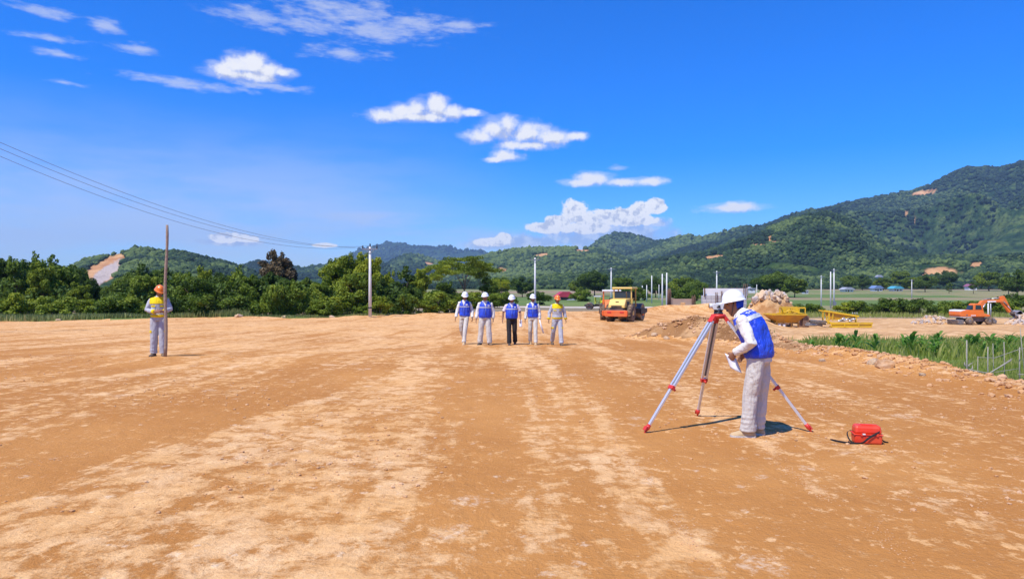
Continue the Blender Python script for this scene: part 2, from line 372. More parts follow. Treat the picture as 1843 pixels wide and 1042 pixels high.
        pm2 = rng_(mm('SUBTRACT', mm('MULTIPLY', mm('POWER', s2c.outputs[1], 6.0), 0.36), d2), -0.02, 0.10)
        c = mix(mm('MULTIPLY', mm('MAXIMUM', pm, pm2), mm('MULTIPLY', rng_(nz(P, 18.0, 5, 0.7), 0.40, 0.64), 0.50)), c, pale + (1,))
    c = mix(rng_(fine, 0.62, 0.8, 0.0, 0.35), c, dark + (1,))
    L.new(c, bs.inputs['Base Color']); bs.inputs['Roughness'].default_value = 0.92; bs.inputs['Specular IOR Level'].default_value = 0.15
    h = mm('ADD', mm('MULTIPLY', fine, 0.35), mm('ADD', mm('MULTIPLY', nz(P, 4.5, 7, 0.7), 0.9), mm('MULTIPLY', nz(mp(12, (1.0, 0.12, 1.0)), 4.0, 4, 0.6), 0.35)))
    if fl is not None: h = mm('ADD', h, mm('ADD', mm('MULTIPLY', fl, 0.10), mm('ADD', mm('MULTIPLY', nz(P, 45.0, 4, 0.7), 0.30), mm('MULTIPLY', mm('MULTIPLY', mm('POWER', ta.outputs['Fac'], 2.0), mm('MULTIPLY', rng_(nz(P, 0.8, 4, 0.6), 0.45, 0.62), 0.085)), tread))))
    bp = N.new('ShaderNodeBump'); bp.inputs['Distance'].default_value = bumpd; bp.inputs['Strength'].default_value = 0.9; L.new(h, bp.inputs['Height']); L.new(bp.outputs[0], bs.inputs['Normal'])
    return m

MT = {}
MT['pad'] = earth('pad_earth', (0.450, 0.190, 0.046), (0.555, 0.255, 0.070), (0.83, 0.490, 0.205), True, (0.82, 0.65, 0.45), 0.045)
MT['dirt'] = earth('loose_earth', (0.33, 0.15, 0.05), (0.50, 0.26, 0.10), (0.66, 0.42, 0.20), False, None, 0.10)
MT['bank'] = earth('bank_earth', (0.24, 0.115, 0.042), (0.40, 0.20, 0.075), (0.60, 0.36, 0.17), False, None, 0.14)
MT['platform'] = earth('platform_earth', (0.46, 0.25, 0.10), (0.60, 0.35, 0.15), (0.74, 0.48, 0.24), False, (0.75, 0.62, 0.48), 0.06)
MT['clod'] = simple('clod_earth', (0.52, 0.27, 0.11), 0.95, var=0.4, scale=3.0, bump=0.02, bscale=20, dirt=(0.70, 0.50, 0.32), dirt_amt=0.5)
MT['stone'] = simple('pale_stone', (0.66, 0.46, 0.27), 0.9, var=0.35, scale=1.2, bump=0.05, bscale=6, dirt=(0.46, 0.33, 0.24), dirt_amt=0.6)
MT['pebble'] = simple('pebble', (0.62, 0.44, 0.28), 0.95, var=0.3, scale=30)
MT['stone_grey'] = simple('grey_stone', (0.50, 0.44, 0.40), 0.9, var=0.4, scale=1.0, bump=0.05, bscale=6, dirt=(0.62, 0.44, 0.30), dirt_amt=0.6)
MT['leaf'] = leafy('broad_leaves', (0.036, 0.070, 0.006), (0.120, 0.190, 0.014), (0.290, 0.350, 0.030))
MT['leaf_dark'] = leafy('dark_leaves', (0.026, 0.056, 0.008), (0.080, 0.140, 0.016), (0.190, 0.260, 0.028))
MT['leaf_yellow'] = leafy('yellow_green_leaves', (0.075, 0.120, 0.008), (0.210, 0.270, 0.016), (0.400, 0.430, 0.030))
MT['leaf_brown'] = leafy('brown_flowering_leaves', (0.085, 0.065, 0.030), (0.190, 0.135, 0.065), (0.300, 0.235, 0.120))
MT['forest'] = leafy('hill_forest', (0.010, 0.027, 0.012), (0.034, 0.068, 0.022), (0.125, 0.175, 0.045), trans=0.0, rough=0.8)
def _crown_relief(m, scale, dist):
    nt = m.node_tree; g = nt.nodes.new('ShaderNodeNewGeometry'); n = nt.nodes.new('ShaderNodeTexNoise'); nt.links.new(g.outputs['Position'], n.inputs['Vector']); n.inputs['Scale'].default_value = scale; n.inputs['Detail'].default_value = 5
    b = nt.nodes.new('ShaderNodeBump'); b.inputs['Distance'].default_value = dist; nt.links.new(n.outputs['Fac'], b.inputs['Height']); nt.links.new(b.outputs[0], nt.nodes['Principled BSDF'].inputs['Normal'])
_crown_relief(MT['forest'], 0.5, 3.0)
MT['grass'] = leafy('grass_blades', (0.110, 0.175, 0.016), (0.250, 0.320, 0.042), (0.50, 0.47, 0.15), trans=0.4)
MT['reed'] = leafy('pale_reeds', (0.16, 0.20, 0.05), (0.34, 0.36, 0.12), (0.56, 0.50, 0.26), trans=0.35)
MT['plantleaf'] = leafy('glossy_plant_leaves', (0.045, 0.130, 0.014), (0.100, 0.240, 0.030), (0.24, 0.36, 0.06), trans=0.4, rough=0.45)
MT['bark'] = simple('bark', (0.16, 0.11, 0.075), 0.95, var=0.4, scale=4, bump=0.03, bscale=12)
MT['pole'] = simple('pale_concrete_pole', (0.66, 0.65, 0.62), 0.8, var=0.1, scale=2)
MT['steel'] = simple('galvanised_steel', (0.30, 0.30, 0.31), 0.5, metal=0.6, var=0.2)
MT['dark'] = simple('dark_ceramic', (0.03, 0.03, 0.035), 0.4)
MT['wire'] = simple('cable_grey', (0.13, 0.13, 0.15), 0.6)

# ------------------------------------------------------------------ terrain
CREST = np.array([(4.9,28.8,.04),(5.8,28.2,.46),(7.2,27.5,.82),(8.4,26,.76),(8.6,23.5,.50),(8.2,21.5,.30),(7.95,18.5,.19),(8.1,16,.19),(8.2,13.5,.15),(8.1,11,.13),(8.0,7,.12),(7.9,2,.10)])
EXY = ([-30,2,7,11,13.5,16,18.5,21.5,23.5,26,30,40,50,65,80,100,140], [8.2,8.3,8.4,8.5,8.65,8.6,8.5,8.9,9.4,9.6,10.2,12.8,15.5,20,26,36,48])
def pad_z(y): return np.interp(y, [0, 9, 16.5, 23.2, 57.6, 75, 95, 130, 300, 400, 500, 620, 900], [0, 0, -.04, -.27, -1.16, -1.48, -1.62, -1.75, -1.9, -1.2, 0, 2, 8])
def ditch_z(y): return np.interp(y, [0, 8, 18, 25, 45, 58, 64, 68, 110, 140, 220, 300, 400, 500, 620, 900], [-1.0, -1.25, -1.6, -1.84, -2.7, -3.25, -3.3, -3.0, -3.0, -3.1, -2.9, -2.4, -1.3, 0, 2, 8])
def back_y(x): return np.interp(x, [-200, -80, -42.7, -16, -7, 11.5, 31, 40, 60, 200], [40, 48, 57, 75.5, 92, 103, 116, 110, 109, 109])
def berm(x, y):
    best = np.full(np.shape(x), 1e9); hh = np.zeros(np.shape(x))
    for i in range(len(CREST) - 1):
        a = CREST[i]; b = CREST[i + 1]; d = b[:2] - a[:2]; L2 = (d ** 2).sum()
        t = np.clip(((x - a[0]) * d[0] + (y - a[1]) * d[1]) / L2, 0, 1)
        q = np.hypot(x - a[0] - t * d[0], y - a[1] - t * d[1]); m = q < best
        best = np.where(m, q, best); hh = np.where(m, a[2] + t * (b[2] - a[2]), hh)
    w = 0.42 + 0.75 * hh
    return hh * np.exp(-(best / w) ** 2), np.exp(-(best / (w * 1.5)) ** 2)
def ground_z(x, y, fine=True):
    x = np.asarray(x, float); y = np.asarray(y, float)
    ex = np.interp(y, *EXY); wid = np.interp(y, [0, 20, 40, 70, 110], [1.6, 2.0, 3.5, 6, 9])
    w = sstep(ex - 0.1, ex + wid, x)
    z = pad_z(y) * (1 - w) + ditch_z(y) * w
    b, near = berm(x, y); z = z + b
    if fine:
        z = z + near * (0.17 * fbm(x * 1.9, y * 1.9, 4, 5) + 0.11 * np.abs(fbm(x * 5.5, y * 5.5, 3, 6))) * np.clip(b * 2.2 + .2, 0, 1)
        pad = (1 - w)
        z = z + pad * (0.020 * fbm(x * .5, y * .5, 3, 1) + 0.010 * fbm(x * 2.2, y * .5, 3, 2) + 0.006 * fbm(x * 8, y * 8, 2, 3)) * np.clip(y / 3, 0, 1)
        z = z + pad * 0.16 * fbm(x * .07, y * .07, 3, 8) * sstep(28, 60, y)
        z = z + w * (0.22 * fbm(x * .25, y * .25, 4, 4) + 0.08 * fbm(x * 1.5, y * 1.5, 3, 9)) * np.where(y < 64, 1, .35)
        # earth heaped in front of the concrete wall, and the slope to the right platform
        z = z + 1.15 * np.exp(-((x - 29.5) / 3.6) ** 2 - ((y - 100) / 5) ** 2) + 0.8 * np.exp(-((x - 24) / 3.5) ** 2 - ((y - 104) / 4) ** 2)
        z = z + 0.25 * sstep(back_y(x) - 6, back_y(x) - 1, y) * (1 - sstep(back_y(x) + 1, back_y(x) + 5, y)) * (0.5 + fbm(x * .4, y * .4, 3, 31)) * (x < 8)
    return z
def gz(x, y, fine=True): return float(ground_z(np.array([x]), np.array([y]), fine)[0])
def ground_at(px, py):                 # the ground point seen at a photo pixel
    d = 3.0
    for _ in range(1500):
        q = at(px, py, d)
        if q.z <= gz(q.x, q.y, False): return q
        d *= 1.006
    return q

TRACKS = [([(1290, 1042), (1215, 930), (1150, 860), (1060, 730), (1010, 680), (960, 640)], .16), ([(1215, 1042), (1150, 930), (1090, 850), (1020, 735), (980, 685), (940, 645)], .13), ([(965, 1000), (962, 860), (962, 760), (950, 690), (930, 640)], .13), ([(0, 1000), (300, 870), (560, 770), (760, 690), (860, 650)], .35), ([(0, 930), (250, 830), (520, 740), (740, 675), (850, 645)], .22),
    ([(560, 1042), (700, 920), (830, 770), (890, 690)], .2), ([(350, 800), (600, 720), (850, 650)], .3), ([(1510, 910), (1445, 866), (1400, 832), (1365, 783)], .05), ([(0, 700), (300, 664), (600, 632), (800, 612)], .5), ([(1560, 1000), (1420, 900), (1300, 820)], .10)]
def track_field(x, y):
    tr = np.zeros(len(x))
    for pts, w in TRACKS:
        q = [ground_at(*p) for p in pts]; best = np.full(len(x), 1e9)
        for a, b in zip(q[:-1], q[1:]):
            dx, dy = b.x - a.x, b.y - a.y; t = np.clip(((x - a.x) * dx + (y - a.y) * dy) / (dx * dx + dy * dy), 0, 1); best = np.minimum(best, np.hypot(x - a.x - t * dx, y - a.y - t * dy))
        tr = np.maximum(tr, np.exp(-(best / w) ** 2) * np.clip(.75 + .8 * fbm(x * 1.3, y * 1.3, 3, 61), 0, 1))
    return tr
def build_ground():
    r = np.concatenate([[0.0], np.geomspace(2.0, 150, 400), np.geomspace(156, 12000, 62)])
    dense = np.linspace(R(-46), R(46), 560); rest = np.linspace(R(46), R(314), 60)[1:-1]
    th = np.concatenate([dense, rest]); nr, na = len(r), len(th)
    rr, tt = np.meshgrid(r, th, indexing='ij'); ox, oy = 0.0, -5.0
    X = ox + rr * np.sin(tt); Y = oy + rr * np.cos(tt); Z = ground_z(X, Y)
    Z = np.where(rr > 900, Z - (rr - 900) * 0.01, Z)
    V = np.stack([X, Y, Z], -1).reshape(-1, 3)
    i, j = np.meshgrid(np.arange(nr - 1), np.arange(na), indexing='ij'); j2 = (j + 1) % na
    Fc = np.stack([i * na + j, i * na + j2, (i + 1) * na + j2, (i + 1) * na + j], -1).reshape(-1, 4)
    c = V[Fc].mean(1); x, y = c[:, 0], c[:, 1]
    n1 = fbm(x * .35, y * .35, 4, 21); n2 = fbm(x * .12, y * .12, 4, 22)
    ex = np.interp(y, *EXY); by = back_y(x) + n2 * 5 + n1 * 1.5
    zone = np.zeros(len(Fc), int)                                   # 0 pad
    right = x > ex + 0.45 + n1 * .55 + sstep(28, 50, y) * 2.0
    zone[right & (y < 65.0 + n1 * 1.6)] = 1                          # ditch
    zone[right & (y >= 65.0 + n1 * 1.6)] = 2                         # platform
    zone[(y > by)] = 3                                              # valley
    zone[(y > by) & (y < by + 14) & (x < -12)] = 4                   # verge
    zone[(y < -4) & (np.abs(x) > 60)] = 3
    bb = berm(x, y)[0]; zone[(bb > .10 + .08 * n1) & (y > 17.5)] = 5                # the rough bank of pushed-up earth
    for k, (nm, mt) in enumerate([('dirt_pad', 'pad'), ('grassy_ditch', 'ditch'), ('dirt_platform', 'platform'), ('valley_floor', 'fields'), ('grass_verge', 'ditch'), ('earth_bank', 'bank')]):
        f = Fc[zone == k]
        if not len(f): continue
        u, inv = np.unique(f, return_inverse=True)
        me = np_mesh(nm, V[u], inv.reshape(-1, 4), 4, True, {'track': track_field(V[u][:, 0], V[u][:, 1])} if k == 0 else None)
        tag(link_mesh(nm, me, MT[mt]), kind='structure')

def ground_cover(name, base, alt, pale, scale=0.35, band=False):
    m, nt, bs, out = mat_nodes(name); N = nt.nodes; L = nt.links
    geo = N.new('ShaderNodeNewGeometry')
    def nz(scale, detail=6, vec=None, rough=0.62):
        n = N.new('ShaderNodeTexNoise'); L.new(vec or geo.outputs['Position'], n.inputs['Vector']); n.inputs['Scale'].default_value = scale; n.inputs['Detail'].default_value = detail; n.inputs['Roughness'].default_value = rough; return n.outputs['Fac']
    def rg(f, lo, hi):
        n = N.new('ShaderNodeMapRange'); n.interpolation_type = 'SMOOTHSTEP'; L.new(f, n.inputs[0]); n.inputs[1].default_value = lo; n.inputs[2].default_value = hi; return n.outputs[0]
    def mix(f, a, b):
        n = N.new('ShaderNodeMix'); n.data_type = 'RGBA'; L.new(f, n.inputs[0])
        for s, v in ((n.inputs[6], a), (n.inputs[7], b)):
            if hasattr(v, 'is_output'): L.new(v, s)
            else: s.default_value = v + (1,)
        return n.outputs[2]
    c = mix(rg(nz(scale), .4, .62), base, alt)
    if band:                                                          # terraced paddies: long plots of different crops
        mp = N.new('ShaderNodeMapping'); L.new(geo.outputs['Position'], mp.inputs[0]); mp.inputs['Rotation'].default_value = (0, 0, R(6)); mp.inputs['Scale'].default_value = (0.005, 0.013, 1)
        v = N.new('ShaderNodeTexVoronoi'); v.distance = 'CHEBYCHEV'; L.new(mp.outputs[0], v.inputs['Vector']); v.inputs['Scale'].default_value = 1.0; v.inputs['Randomness'].default_value = 0.75
        sc = N.new('ShaderNodeSeparateColor'); L.new(v.outputs['Color'], sc.inputs[0])
        r = N.new('ShaderNodeValToRGB'); L.new(sc.outputs[0], r.inputs[0]); r.color_ramp.interpolation = 'CONSTANT'
        cols = [(0.0, (.12, .18, .05)), (.22, (.26, .23, .11)), (.38, (.16, .21, .06)), (.52, (.30, .22, .14)), (.68, (.19, .21, .08)), (.82, (.24, .19, .12))]
        r.color_ramp.elements[0].color = cols[0][1] + (1,); r.color_ramp.elements[1].position = cols[1][0]; r.color_ramp.elements[1].color = cols[1][1] + (1,)
        for p_, cc in cols[2:]: e = r.color_ramp.elements.new(p_); e.color = cc + (1,)
        c = mix(rg(nz(0.03, 8), .52, .66), r.outputs[0], c)
    c = mix(rg(nz(scale * 2.7, 7), .58, .72), c, pale)
    L.new(c, bs.inputs['Base Color']); bs.inputs['Roughness'].default_value = 0.95; bs.inputs['Specular IOR Level'].default_value = 0.1
    bp = N.new('ShaderNodeBump'); bp.inputs['Distance'].default_value = 0.15; L.new(nz(2.2, 8), bp.inputs['Height']); L.new(bp.outputs[0], bs.inputs['Normal'])
    return m
MT['ditch'] = ground_cover('ditch_grass_floor', (.110, .170, .034), (.190, .240, .065), (.36, .30, .15), 0.5)
MT['fields'] = ground_cover('valley_fields', (.100, .150, .042), (.150, .185, .060), (.25, .22, .12), 0.05, True)
build_ground()

# pale concrete road across the valley, seen as a thin strip
def build_road(name, pts, width, mat):
    pts = [Vector(p) for p in pts]; out = []
    for a, b in zip(pts[:-1], pts[1:]):
        n = max(2, int((b - a).length / 1.5))
        out += [a.lerp(b, i / n) for i in range(n)]
    out.append(pts[-1]); V = []; F = []
    for i, p in enumerate(out):
        d = (out[min(i + 1, len(out) - 1)] - out[max(i - 1, 0)]).normalized(); n = Vector((-d.y, d.x))
        zz = max(gz(p.x + n.x * s, p.y + n.y * s) for s in (-width / 2, 0, width / 2)) + 0.12
        for s, dz in ((-width / 2 - .25, -0.9), (-width / 2, 0), (width / 2, 0), (width / 2 + .25, -0.9)): V.append((p.x + n.x * s, p.y + n.y * s, zz + dz))
    for i in range(len(out) - 1):
        for k in range(3): F.append((4 * i + k, 4 * i + k + 1, 4 * i + k + 5, 4 * i + k + 4))
    me = bpy.data.meshes.new(name); me.from_pydata(V, [], F); me.update()
    return tag(link_mesh(name, me, mat), kind='structure')
MT['road'] = simple('pale_road', (0.60, 0.54, 0.46), 0.9, var=0.15, scale=0.4, dirt=(.45, .33, .2), dirt_amt=.5)
build_road('road', [(-14, 128), (7, 124), (31, 124), (46, 132), (58, 138), (87, 139), (150, 137)], 4.2, MT['road'])

# ------------------------------------------------------------------ hills with forest
ICO_V = []; ICO_F = []
def _ico():
    bm = bmesh.new(); bmesh.ops.create_icosphere(bm, subdivisions=1, radius=1.0); bm.verts.ensure_lookup_table()
    v = np.array([q.co[:] for q in bm.verts]); f = np.array([[q.index for q in fc.verts] for fc in bm.faces]); bm.free(); return v, f
ICO_V, ICO_F = _ico()
def blobs(C, S, T, name, mat, squash=0.85, smooth=True):
    """many small uneven crowns / stones in one mesh: centres C, radii S (n,) or (n,3), tints T"""
    n = len(C); S = np.asarray(S); S = S[:, None] * np.array([1, 1, squash]) if S.ndim == 1 else S
    a = rng.uniform(0, 6.283, n); ca, sa = np.cos(a), np.sin(a)
    j = 1 + rng.uniform(-.28, .28, (n, len(ICO_V)))
    P = ICO_V[None] * j[..., None] * S[:, None, :]
    X = P[..., 0] * ca[:, None] - P[..., 1] * sa[:, None]; Y = P[..., 0] * sa[:, None] + P[..., 1] * ca[:, None]
    V = np.stack([X, Y, P[..., 2]], -1) + C[:, None, :]
    tint = np.repeat(T, len(ICO_V)).reshape(n, -1) + rng.uniform(-.10, .10, (n, len(ICO_V)))
    F = (ICO_F[None] + (np.arange(n) * len(ICO_V))[:, None, None]).reshape(-1, 3)
    return link_mesh(name, np_mesh(name, V.reshape(-1, 3), F, 3, smooth, {'tint': tint.ravel()}), mat)

def hill_mat(name, c0, c1, c2):
    m, nt, bs, out = mat_nodes(name); N = nt.nodes; L = nt.links
    geo = N.new('ShaderNodeNewGeometry')
    def nz(s, d=6):
        n = N.new('ShaderNodeTexNoise'); L.new(geo.outputs['Position'], n.inputs['Vector']); n.inputs['Scale'].default_value = s; n.inputs['Detail'].default_value = d; n.inputs['Roughness'].default_value = .65; return n.outputs['Fac']
    r = N.new('ShaderNodeValToRGB'); L.new(nz(0.02, 10), r.inputs[0]); r.color_ramp.elements[0].position = .40; r.color_ramp.elements[1].position = .60
    r.color_ramp.elements[0].color = c0 + (1,); r.color_ramp.elements[1].color = c2 + (1,); e = r.color_ramp.elements.new(.5); e.color = c1 + (1,)
    d2 = N.new('ShaderNodeMapRange'); L.new(nz(0.10, 8), d2.inputs[0]); d2.inputs[1].default_value = .46; d2.inputs[2].default_value = .60; d2.inputs[4].default_value = .85
    dm = N.new('ShaderNodeMix'); dm.data_type = 'RGBA'; L.new(d2.outputs[0], dm.inputs[0]); L.new(r.outputs[0], dm.inputs[6]); dm.inputs[7].default_value = tuple(q * .6 for q in c0) + (1,)
    a = N.new('ShaderNodeAttribute'); a.attribute_name = 'bare'
    rr = N.new('ShaderNodeValToRGB'); L.new(nz(0.03, 6), rr.inputs[0]); rr.color_ramp.elements[0].color = (.40, .17, .07, 1); rr.color_ramp.elements[1].color = (.62, .36, .17, 1); rr.color_ramp.elements[0].position = .35; rr.color_ramp.elements[1].position = .6
    g = N.new('ShaderNodeAttribute'); g.attribute_name = 'rock'
    rk = N.new('ShaderNodeMix'); rk.data_type = 'RGBA'; L.new(g.outputs['Fac'], rk.inputs[0]); L.new(rr.outputs[0], rk.inputs[6]); rk.inputs[7].default_value = (.46, .38, .33, 1)
    mx = N.new('ShaderNodeMix'); mx.data_type = 'RGBA'; L.new(a.outputs['Fac'], mx.inputs[0]); L.new(dm.outputs[2], mx.inputs[6]); L.new(rk.outputs[2], mx.inputs[7])
    L.new(mx.outputs[2], bs.inputs['Base Color']); bs.inputs['Roughness'].default_value = .95; bs.inputs['Specular IOR Level'].default_value = .05
    bp = N.new('ShaderNodeBump'); bp.inputs['Distance'].default_value = 5.0; L.new(nz(0.12, 6), bp.inputs['Height']); L.new(bp.outputs[0], bs.inputs['Normal'])
    return m
MT['hill'] = hill_mat('hill_slope', (.020, .046, .018), (.044, .082, .026), (.100, .140, .042))
MT['far_hill'] = hill_mat('far_mountain_slope', (.020, .045, .022), (.028, .060, .026), (.045, .082, .030))

def hill(name, crest, Dc, Df, z0, spur=0.30, trees=0, tsize=5.0, scars=(), rocks=(), seed=0, mat='hill', nu=200, nv=90, power=1.25, dark=0.0, tclear=-0.25, vmin=0.0):
    crest = np.array(crest, float); px = np.linspace(crest[0, 0], crest[-1, 0], nu)
    py = np.interp(px, crest[:, 0], crest[:, 1]); k = np.ones(5) / 5
    py = np.convolve(np.pad(py, 2, mode='edge'), k, mode='valid') + 1.4 * fbm(px * .09, px * 0, 3, seed + 50)
    u = (px - CX) / FPX; hc = CAMZ + (CY - py) / FPX * Dc
    v = np.concatenate([np.linspace(0, 1, nv), np.linspace(1.03, 1.5, 14)])
    D = Df + (Dc - Df) * v
    U, Dg = np.meshgrid(u, D, indexing='ij'); Vg = np.broadcast_to(v, U.shape)
    X = U * Dg; Y = Dg
    s = np.where(Vg <= 1, np.clip(Vg, 0, 1) ** power, 1 - ((Vg - 1) / .5) ** 1.3 * .9)
    hcg = hc[:, None]
    L = Dc * 0.16
    ridge = 1 - 2 * np.abs(fbm(X / L, Y / (L * 1.5), 4, seed))
    win = np.clip(Vg, 0, 1) * np.clip(1 - Vg, 0, 1) * 4
    Z = z0 + (hcg - z0) * (s + spur * win * (ridge - .55) * .8)
    Z = Z + (hcg - z0) * .05 * fbm(X / (L * .3), Y / (L * .3), 3, seed + 7) * np.clip(win + .15, 0, 1)
    bare = np.zeros(U.shape); rock = np.zeros(U.shape)
    PX = CX + FPX * X / Y; PY = CY - FPX * (Z - CAMZ) / Y
    for (sx, sy, rx, ry, ang) in scars:
        ca, sa = math.cos(R(ang)), math.sin(R(ang)); dx = PX - sx; dy = PY - sy
        q = np.hypot((dx * ca + dy * sa) / rx, (-dx * sa + dy * ca) / ry) + .35 * fbm(PX * .12, PY * .12, 3, seed + 3)
        bare = np.maximum(bare, 1 - sstep(.75, 1.05, q))
    for (sx, sy, rx, ry, ang) in rocks:
        ca, sa = math.cos(R(ang)), math.sin(R(ang)); dx = PX - sx; dy = PY - sy
        q = np.hypot((dx * ca + dy * sa) / rx, (-dx * sa + dy * ca) / ry) + .4 * fbm(PX * .12, PY * .12, 3, seed + 4)
        rock = np.maximum(rock, 1 - sstep(.7, 1.1, q))
    Vv = np.stack([X, Y, Z], -1).reshape(-1, 3); nvv = len(v)
    i, j = np.meshgrid(np.arange(nu - 1), np.arange(nvv - 1), indexing='ij')
    F = np.stack([i * nvv + j, (i + 1) * nvv + j, (i + 1) * nvv + j + 1, i * nvv + j + 1], -1).reshape(-1, 4)
    o = link_mesh(name, np_mesh(name, Vv, F, 4, True, {'bare': bare.ravel(), 'rock': rock.ravel()}), MT[mat]); tag(o, kind='structure')
    if trees:
        fi = rng.uniform(0, nu - 1.001, trees * 3); fj = (vmin + (1 - vmin) * rng.uniform(0, 1, trees * 3) ** .8) * (nv - 1 + 3)
        a = fi.astype(int); b = fj.astype(int); ta = fi - a; tb = fj - b
        def bil(A): return A[a, b] * (1 - ta) * (1 - tb) + A[a + 1, b] * ta * (1 - tb) + A[a, b + 1] * (1 - ta) * tb + A[a + 1, b + 1] * ta * tb
        x, y, z, br = bil(X), bil(Y), bil(Z), bil(bare)
        dens = fbm(x / (L * .5), y / (L * .5), 4, seed + 90) + .35 * fbm(x / 40, y / 40, 2, seed + 92)
        keep = (br < .25) & (dens > tclear + rng.uniform(-.15, .15, len(x))) & (z > z0 - 1)
        x, y, z, dens = (q[keep][:trees] for q in (x, y, z, dens))
        sz = tsize * rng.uniform(.55, 1.35, len(x)) * (1 + .5 * (rng.uniform(0, 1, len(x)) > .93))
        t = np.clip(.42 - dark + .95 * fbm(x / (L * .4), y / (L * .4), 4, seed + 33) + rng.uniform(-.34, .34, len(x)), 0, 1)
        tag(blobs(np.stack([x, y, z + sz * .45], -1), sz, t, 'hill_forest', MT['forest'], .9), 'forest cover of countless tree crowns on ' + {'hill': 'the hillside'}.get(name, 'the hillside'), None, None, 'stuff')
    return o

def ridge_pts(s): return [tuple(map(float, q.split(','))) for q in s.split()]
hill('far_mountain', ridge_pts('520,520 560,500 600,476 625,462 650,450 675,443 700,438 714,436 735,440 760,444 780,446 805,444 830,450 860,451 875,455 886,464 905,478 940,500 980,520'), 7500, 5200, -20, .35, mat='far_hill', seed=3, trees=3000, tsize=15, vmin=.4, dark=.2)
hill('hill', ridge_pts('370,525 410,495 432,482 460,471 490,474 520,480 550,484 580,479 620,473 650,470 690,476 730,490 780,520'), 2300, 1500, -6, .3, trees=5000, tsize=5.5, vmin=.4, seed=12, dark=.08)
hill('hill', ridge_pts('640,522 670,492 695,478 715,465 738,459 760,461 785,470 800,478 830,492 880,520'), 2900, 1900, -8, .3, trees=3000, tsize=6.5, vmin=.4, seed=17, scars=[(772, 476, 11, 4, 10)], dark=.05)
hill('hill', ridge_pts('60,525 100,500 130,484 150,471 180,463 215,456 240,449 262,448 290,455 330,456 352,462 380,469 405,474 432,482 460,496 520,524'), 950, 520, -5, .22, trees=9000, tsize=2.8, vmin=.45, seed=23, scars=[(188, 482, 46, 15, -27), (192, 490, 40, 16, -38)], rocks=[(190, 493, 38, 13, -40)])
hill('hill', ridge_pts('760,525 820,490 850,470 880,457 920,451 960,447 1000,446 1035,447 1045,450 1075,448 1100,455 1150,475 1200,510 1230,525'), 2100, 1250, -6, .3, trees=8000, tsize=5, vmin=.3, seed=31, scars=[(1048, 452, 16, 3.5, 4), (975, 460, 16, 4, -5), (905, 487, 12, 5, 10)])
hill('hill', ridge_pts('1020,500 1060,447 1080,431 1100,421 1112,419 1130,422 1150,425 1168,432 1190,437 1230,450 1290,480'), 3600, 2700, -8, .3, trees=2500, tsize=8, vmin=.5, seed=37, dark=.05)
hill('hill', ridge_pts('1080,480 1150,447 1185,435 1215,428 1240,424 1265,426 1300,419 1330,408 1345,407 1365,414 1420,420 1500,440'), 2900, 1900, -8, .3, trees=4000, tsize=6.5, vmin=.5, seed=41)
hill('mountain', ridge_pts('980,522 1050,500 1120,476 1200,455 1260,440 1300,428 1340,414 1380,405 1420,391 1460,381 1500,371 1540,362 1580,356 1610,350 1640,346 1670,340 1700,325 1725,312 1745,304 1765,302 1790,306 1815,301 1843,296 1900,280 2000,262 2150,270 2300,300'), 3100, 1250, -4, .62, trees=34000, tsize=6.0, vmin=.30, seed=47, nu=420, nv=150, scars=[(1665, 347, 26, 5, -10), (1636, 387, 10, 2, 18), (1645, 398, 3, 5, 0)], tclear=-.62)
hill('foothill', ridge_pts('930,523 1000,507 1080,490 1160,474 1220,462 1270,455 1310,442 1350,428 1390,408 1430,393 1465,384 1490,382 1512,388 1535,398 1552,415 1570,430 1600,441 1640,452 1700,470 1780,492 1860,512'), 1250, 700, 0, .50, trees=24000, tsize=2.9, vmin=.2, seed=53, nu=380, nv=110, scars=[(1283, 464, 26, 4, -8), (1365, 442, 16, 2.5, 3), (1385, 429, 3, 6, 5), (1395, 436, 18, 2, 0)], power=1.05, tclear=-.62)
hill('foothill', ridge_pts('1460,520 1520,492 1580,478 1640,466 1720,460 1790,462 1843,458 1950,448 2100,440 2250,470'), 980, 680, 0, .35, trees=12000, tsize=2.7, vmin=.1, seed=59, nu=240, nv=70, power=1.1, scars=[(1690, 492, 40, 11, -3), (1760, 478, 16, 7, 0)])
hill('foothill', ridge_pts('690,526 800,512 900,503 1000,498 1100,492 1200,490 1300,491 1400,489 1500,494 1600,505 1700,512 1850,514 2000,516 2200,520'), 760, 600, 1, .2, trees=15000, tsize=2.3, seed=67, nu=320, nv=50, power=.9, tclear=-.6)

# ------------------------------------------------------------------ trees
def leaf_cloud(clumps, per, size, seed, up=.35):
    """leaf faces through the volume of many clumps: (centre, radius) -> verts, faces, tint"""
    g = np.random.default_rng(seed); C = []; T = []; NRM = []
    for (c, r) in clumps:
        n = max(6, int(per * (np.prod(r) ** (2 / 3)) ))
        d = g.normal(size=(n, 3)); d /= np.linalg.norm(d, axis=1)[:, None]
        rad = g.uniform(.35, 1.08, n)[:, None] ** .6
        C.append(np.array(c) + d * rad * np.array(r)); NRM.append(d)
        T.append(np.clip(g.uniform(.25, .75) + g.uniform(-.22, .22, n), 0, 1))
    C = np.concatenate(C); T = np.concatenate(T); NRM = np.concatenate(NRM); n = len(C)
    nn = NRM * .8 + g.normal(size=(n, 3)) * .55 + np.array([0, 0, up]); nn /= np.linalg.norm(nn, axis=1)[:, None]
    a = np.cross(nn, g.normal(size=(n, 3))); a /= np.linalg.norm(a, axis=1)[:, None] + 1e-9; b = np.cross(nn, a)
    s = size * g.uniform(.6, 1.4, n)[:, None]
    V = np.stack([C - a * s, C - b * s * .55 + nn * s * .12, C + a * s, C + b * s * .55 + nn * s * .12], 1).reshape(-1, 3)
    F = np.arange(4 * n).reshape(-1, 4)
    return V, F, np.repeat(T, 4)
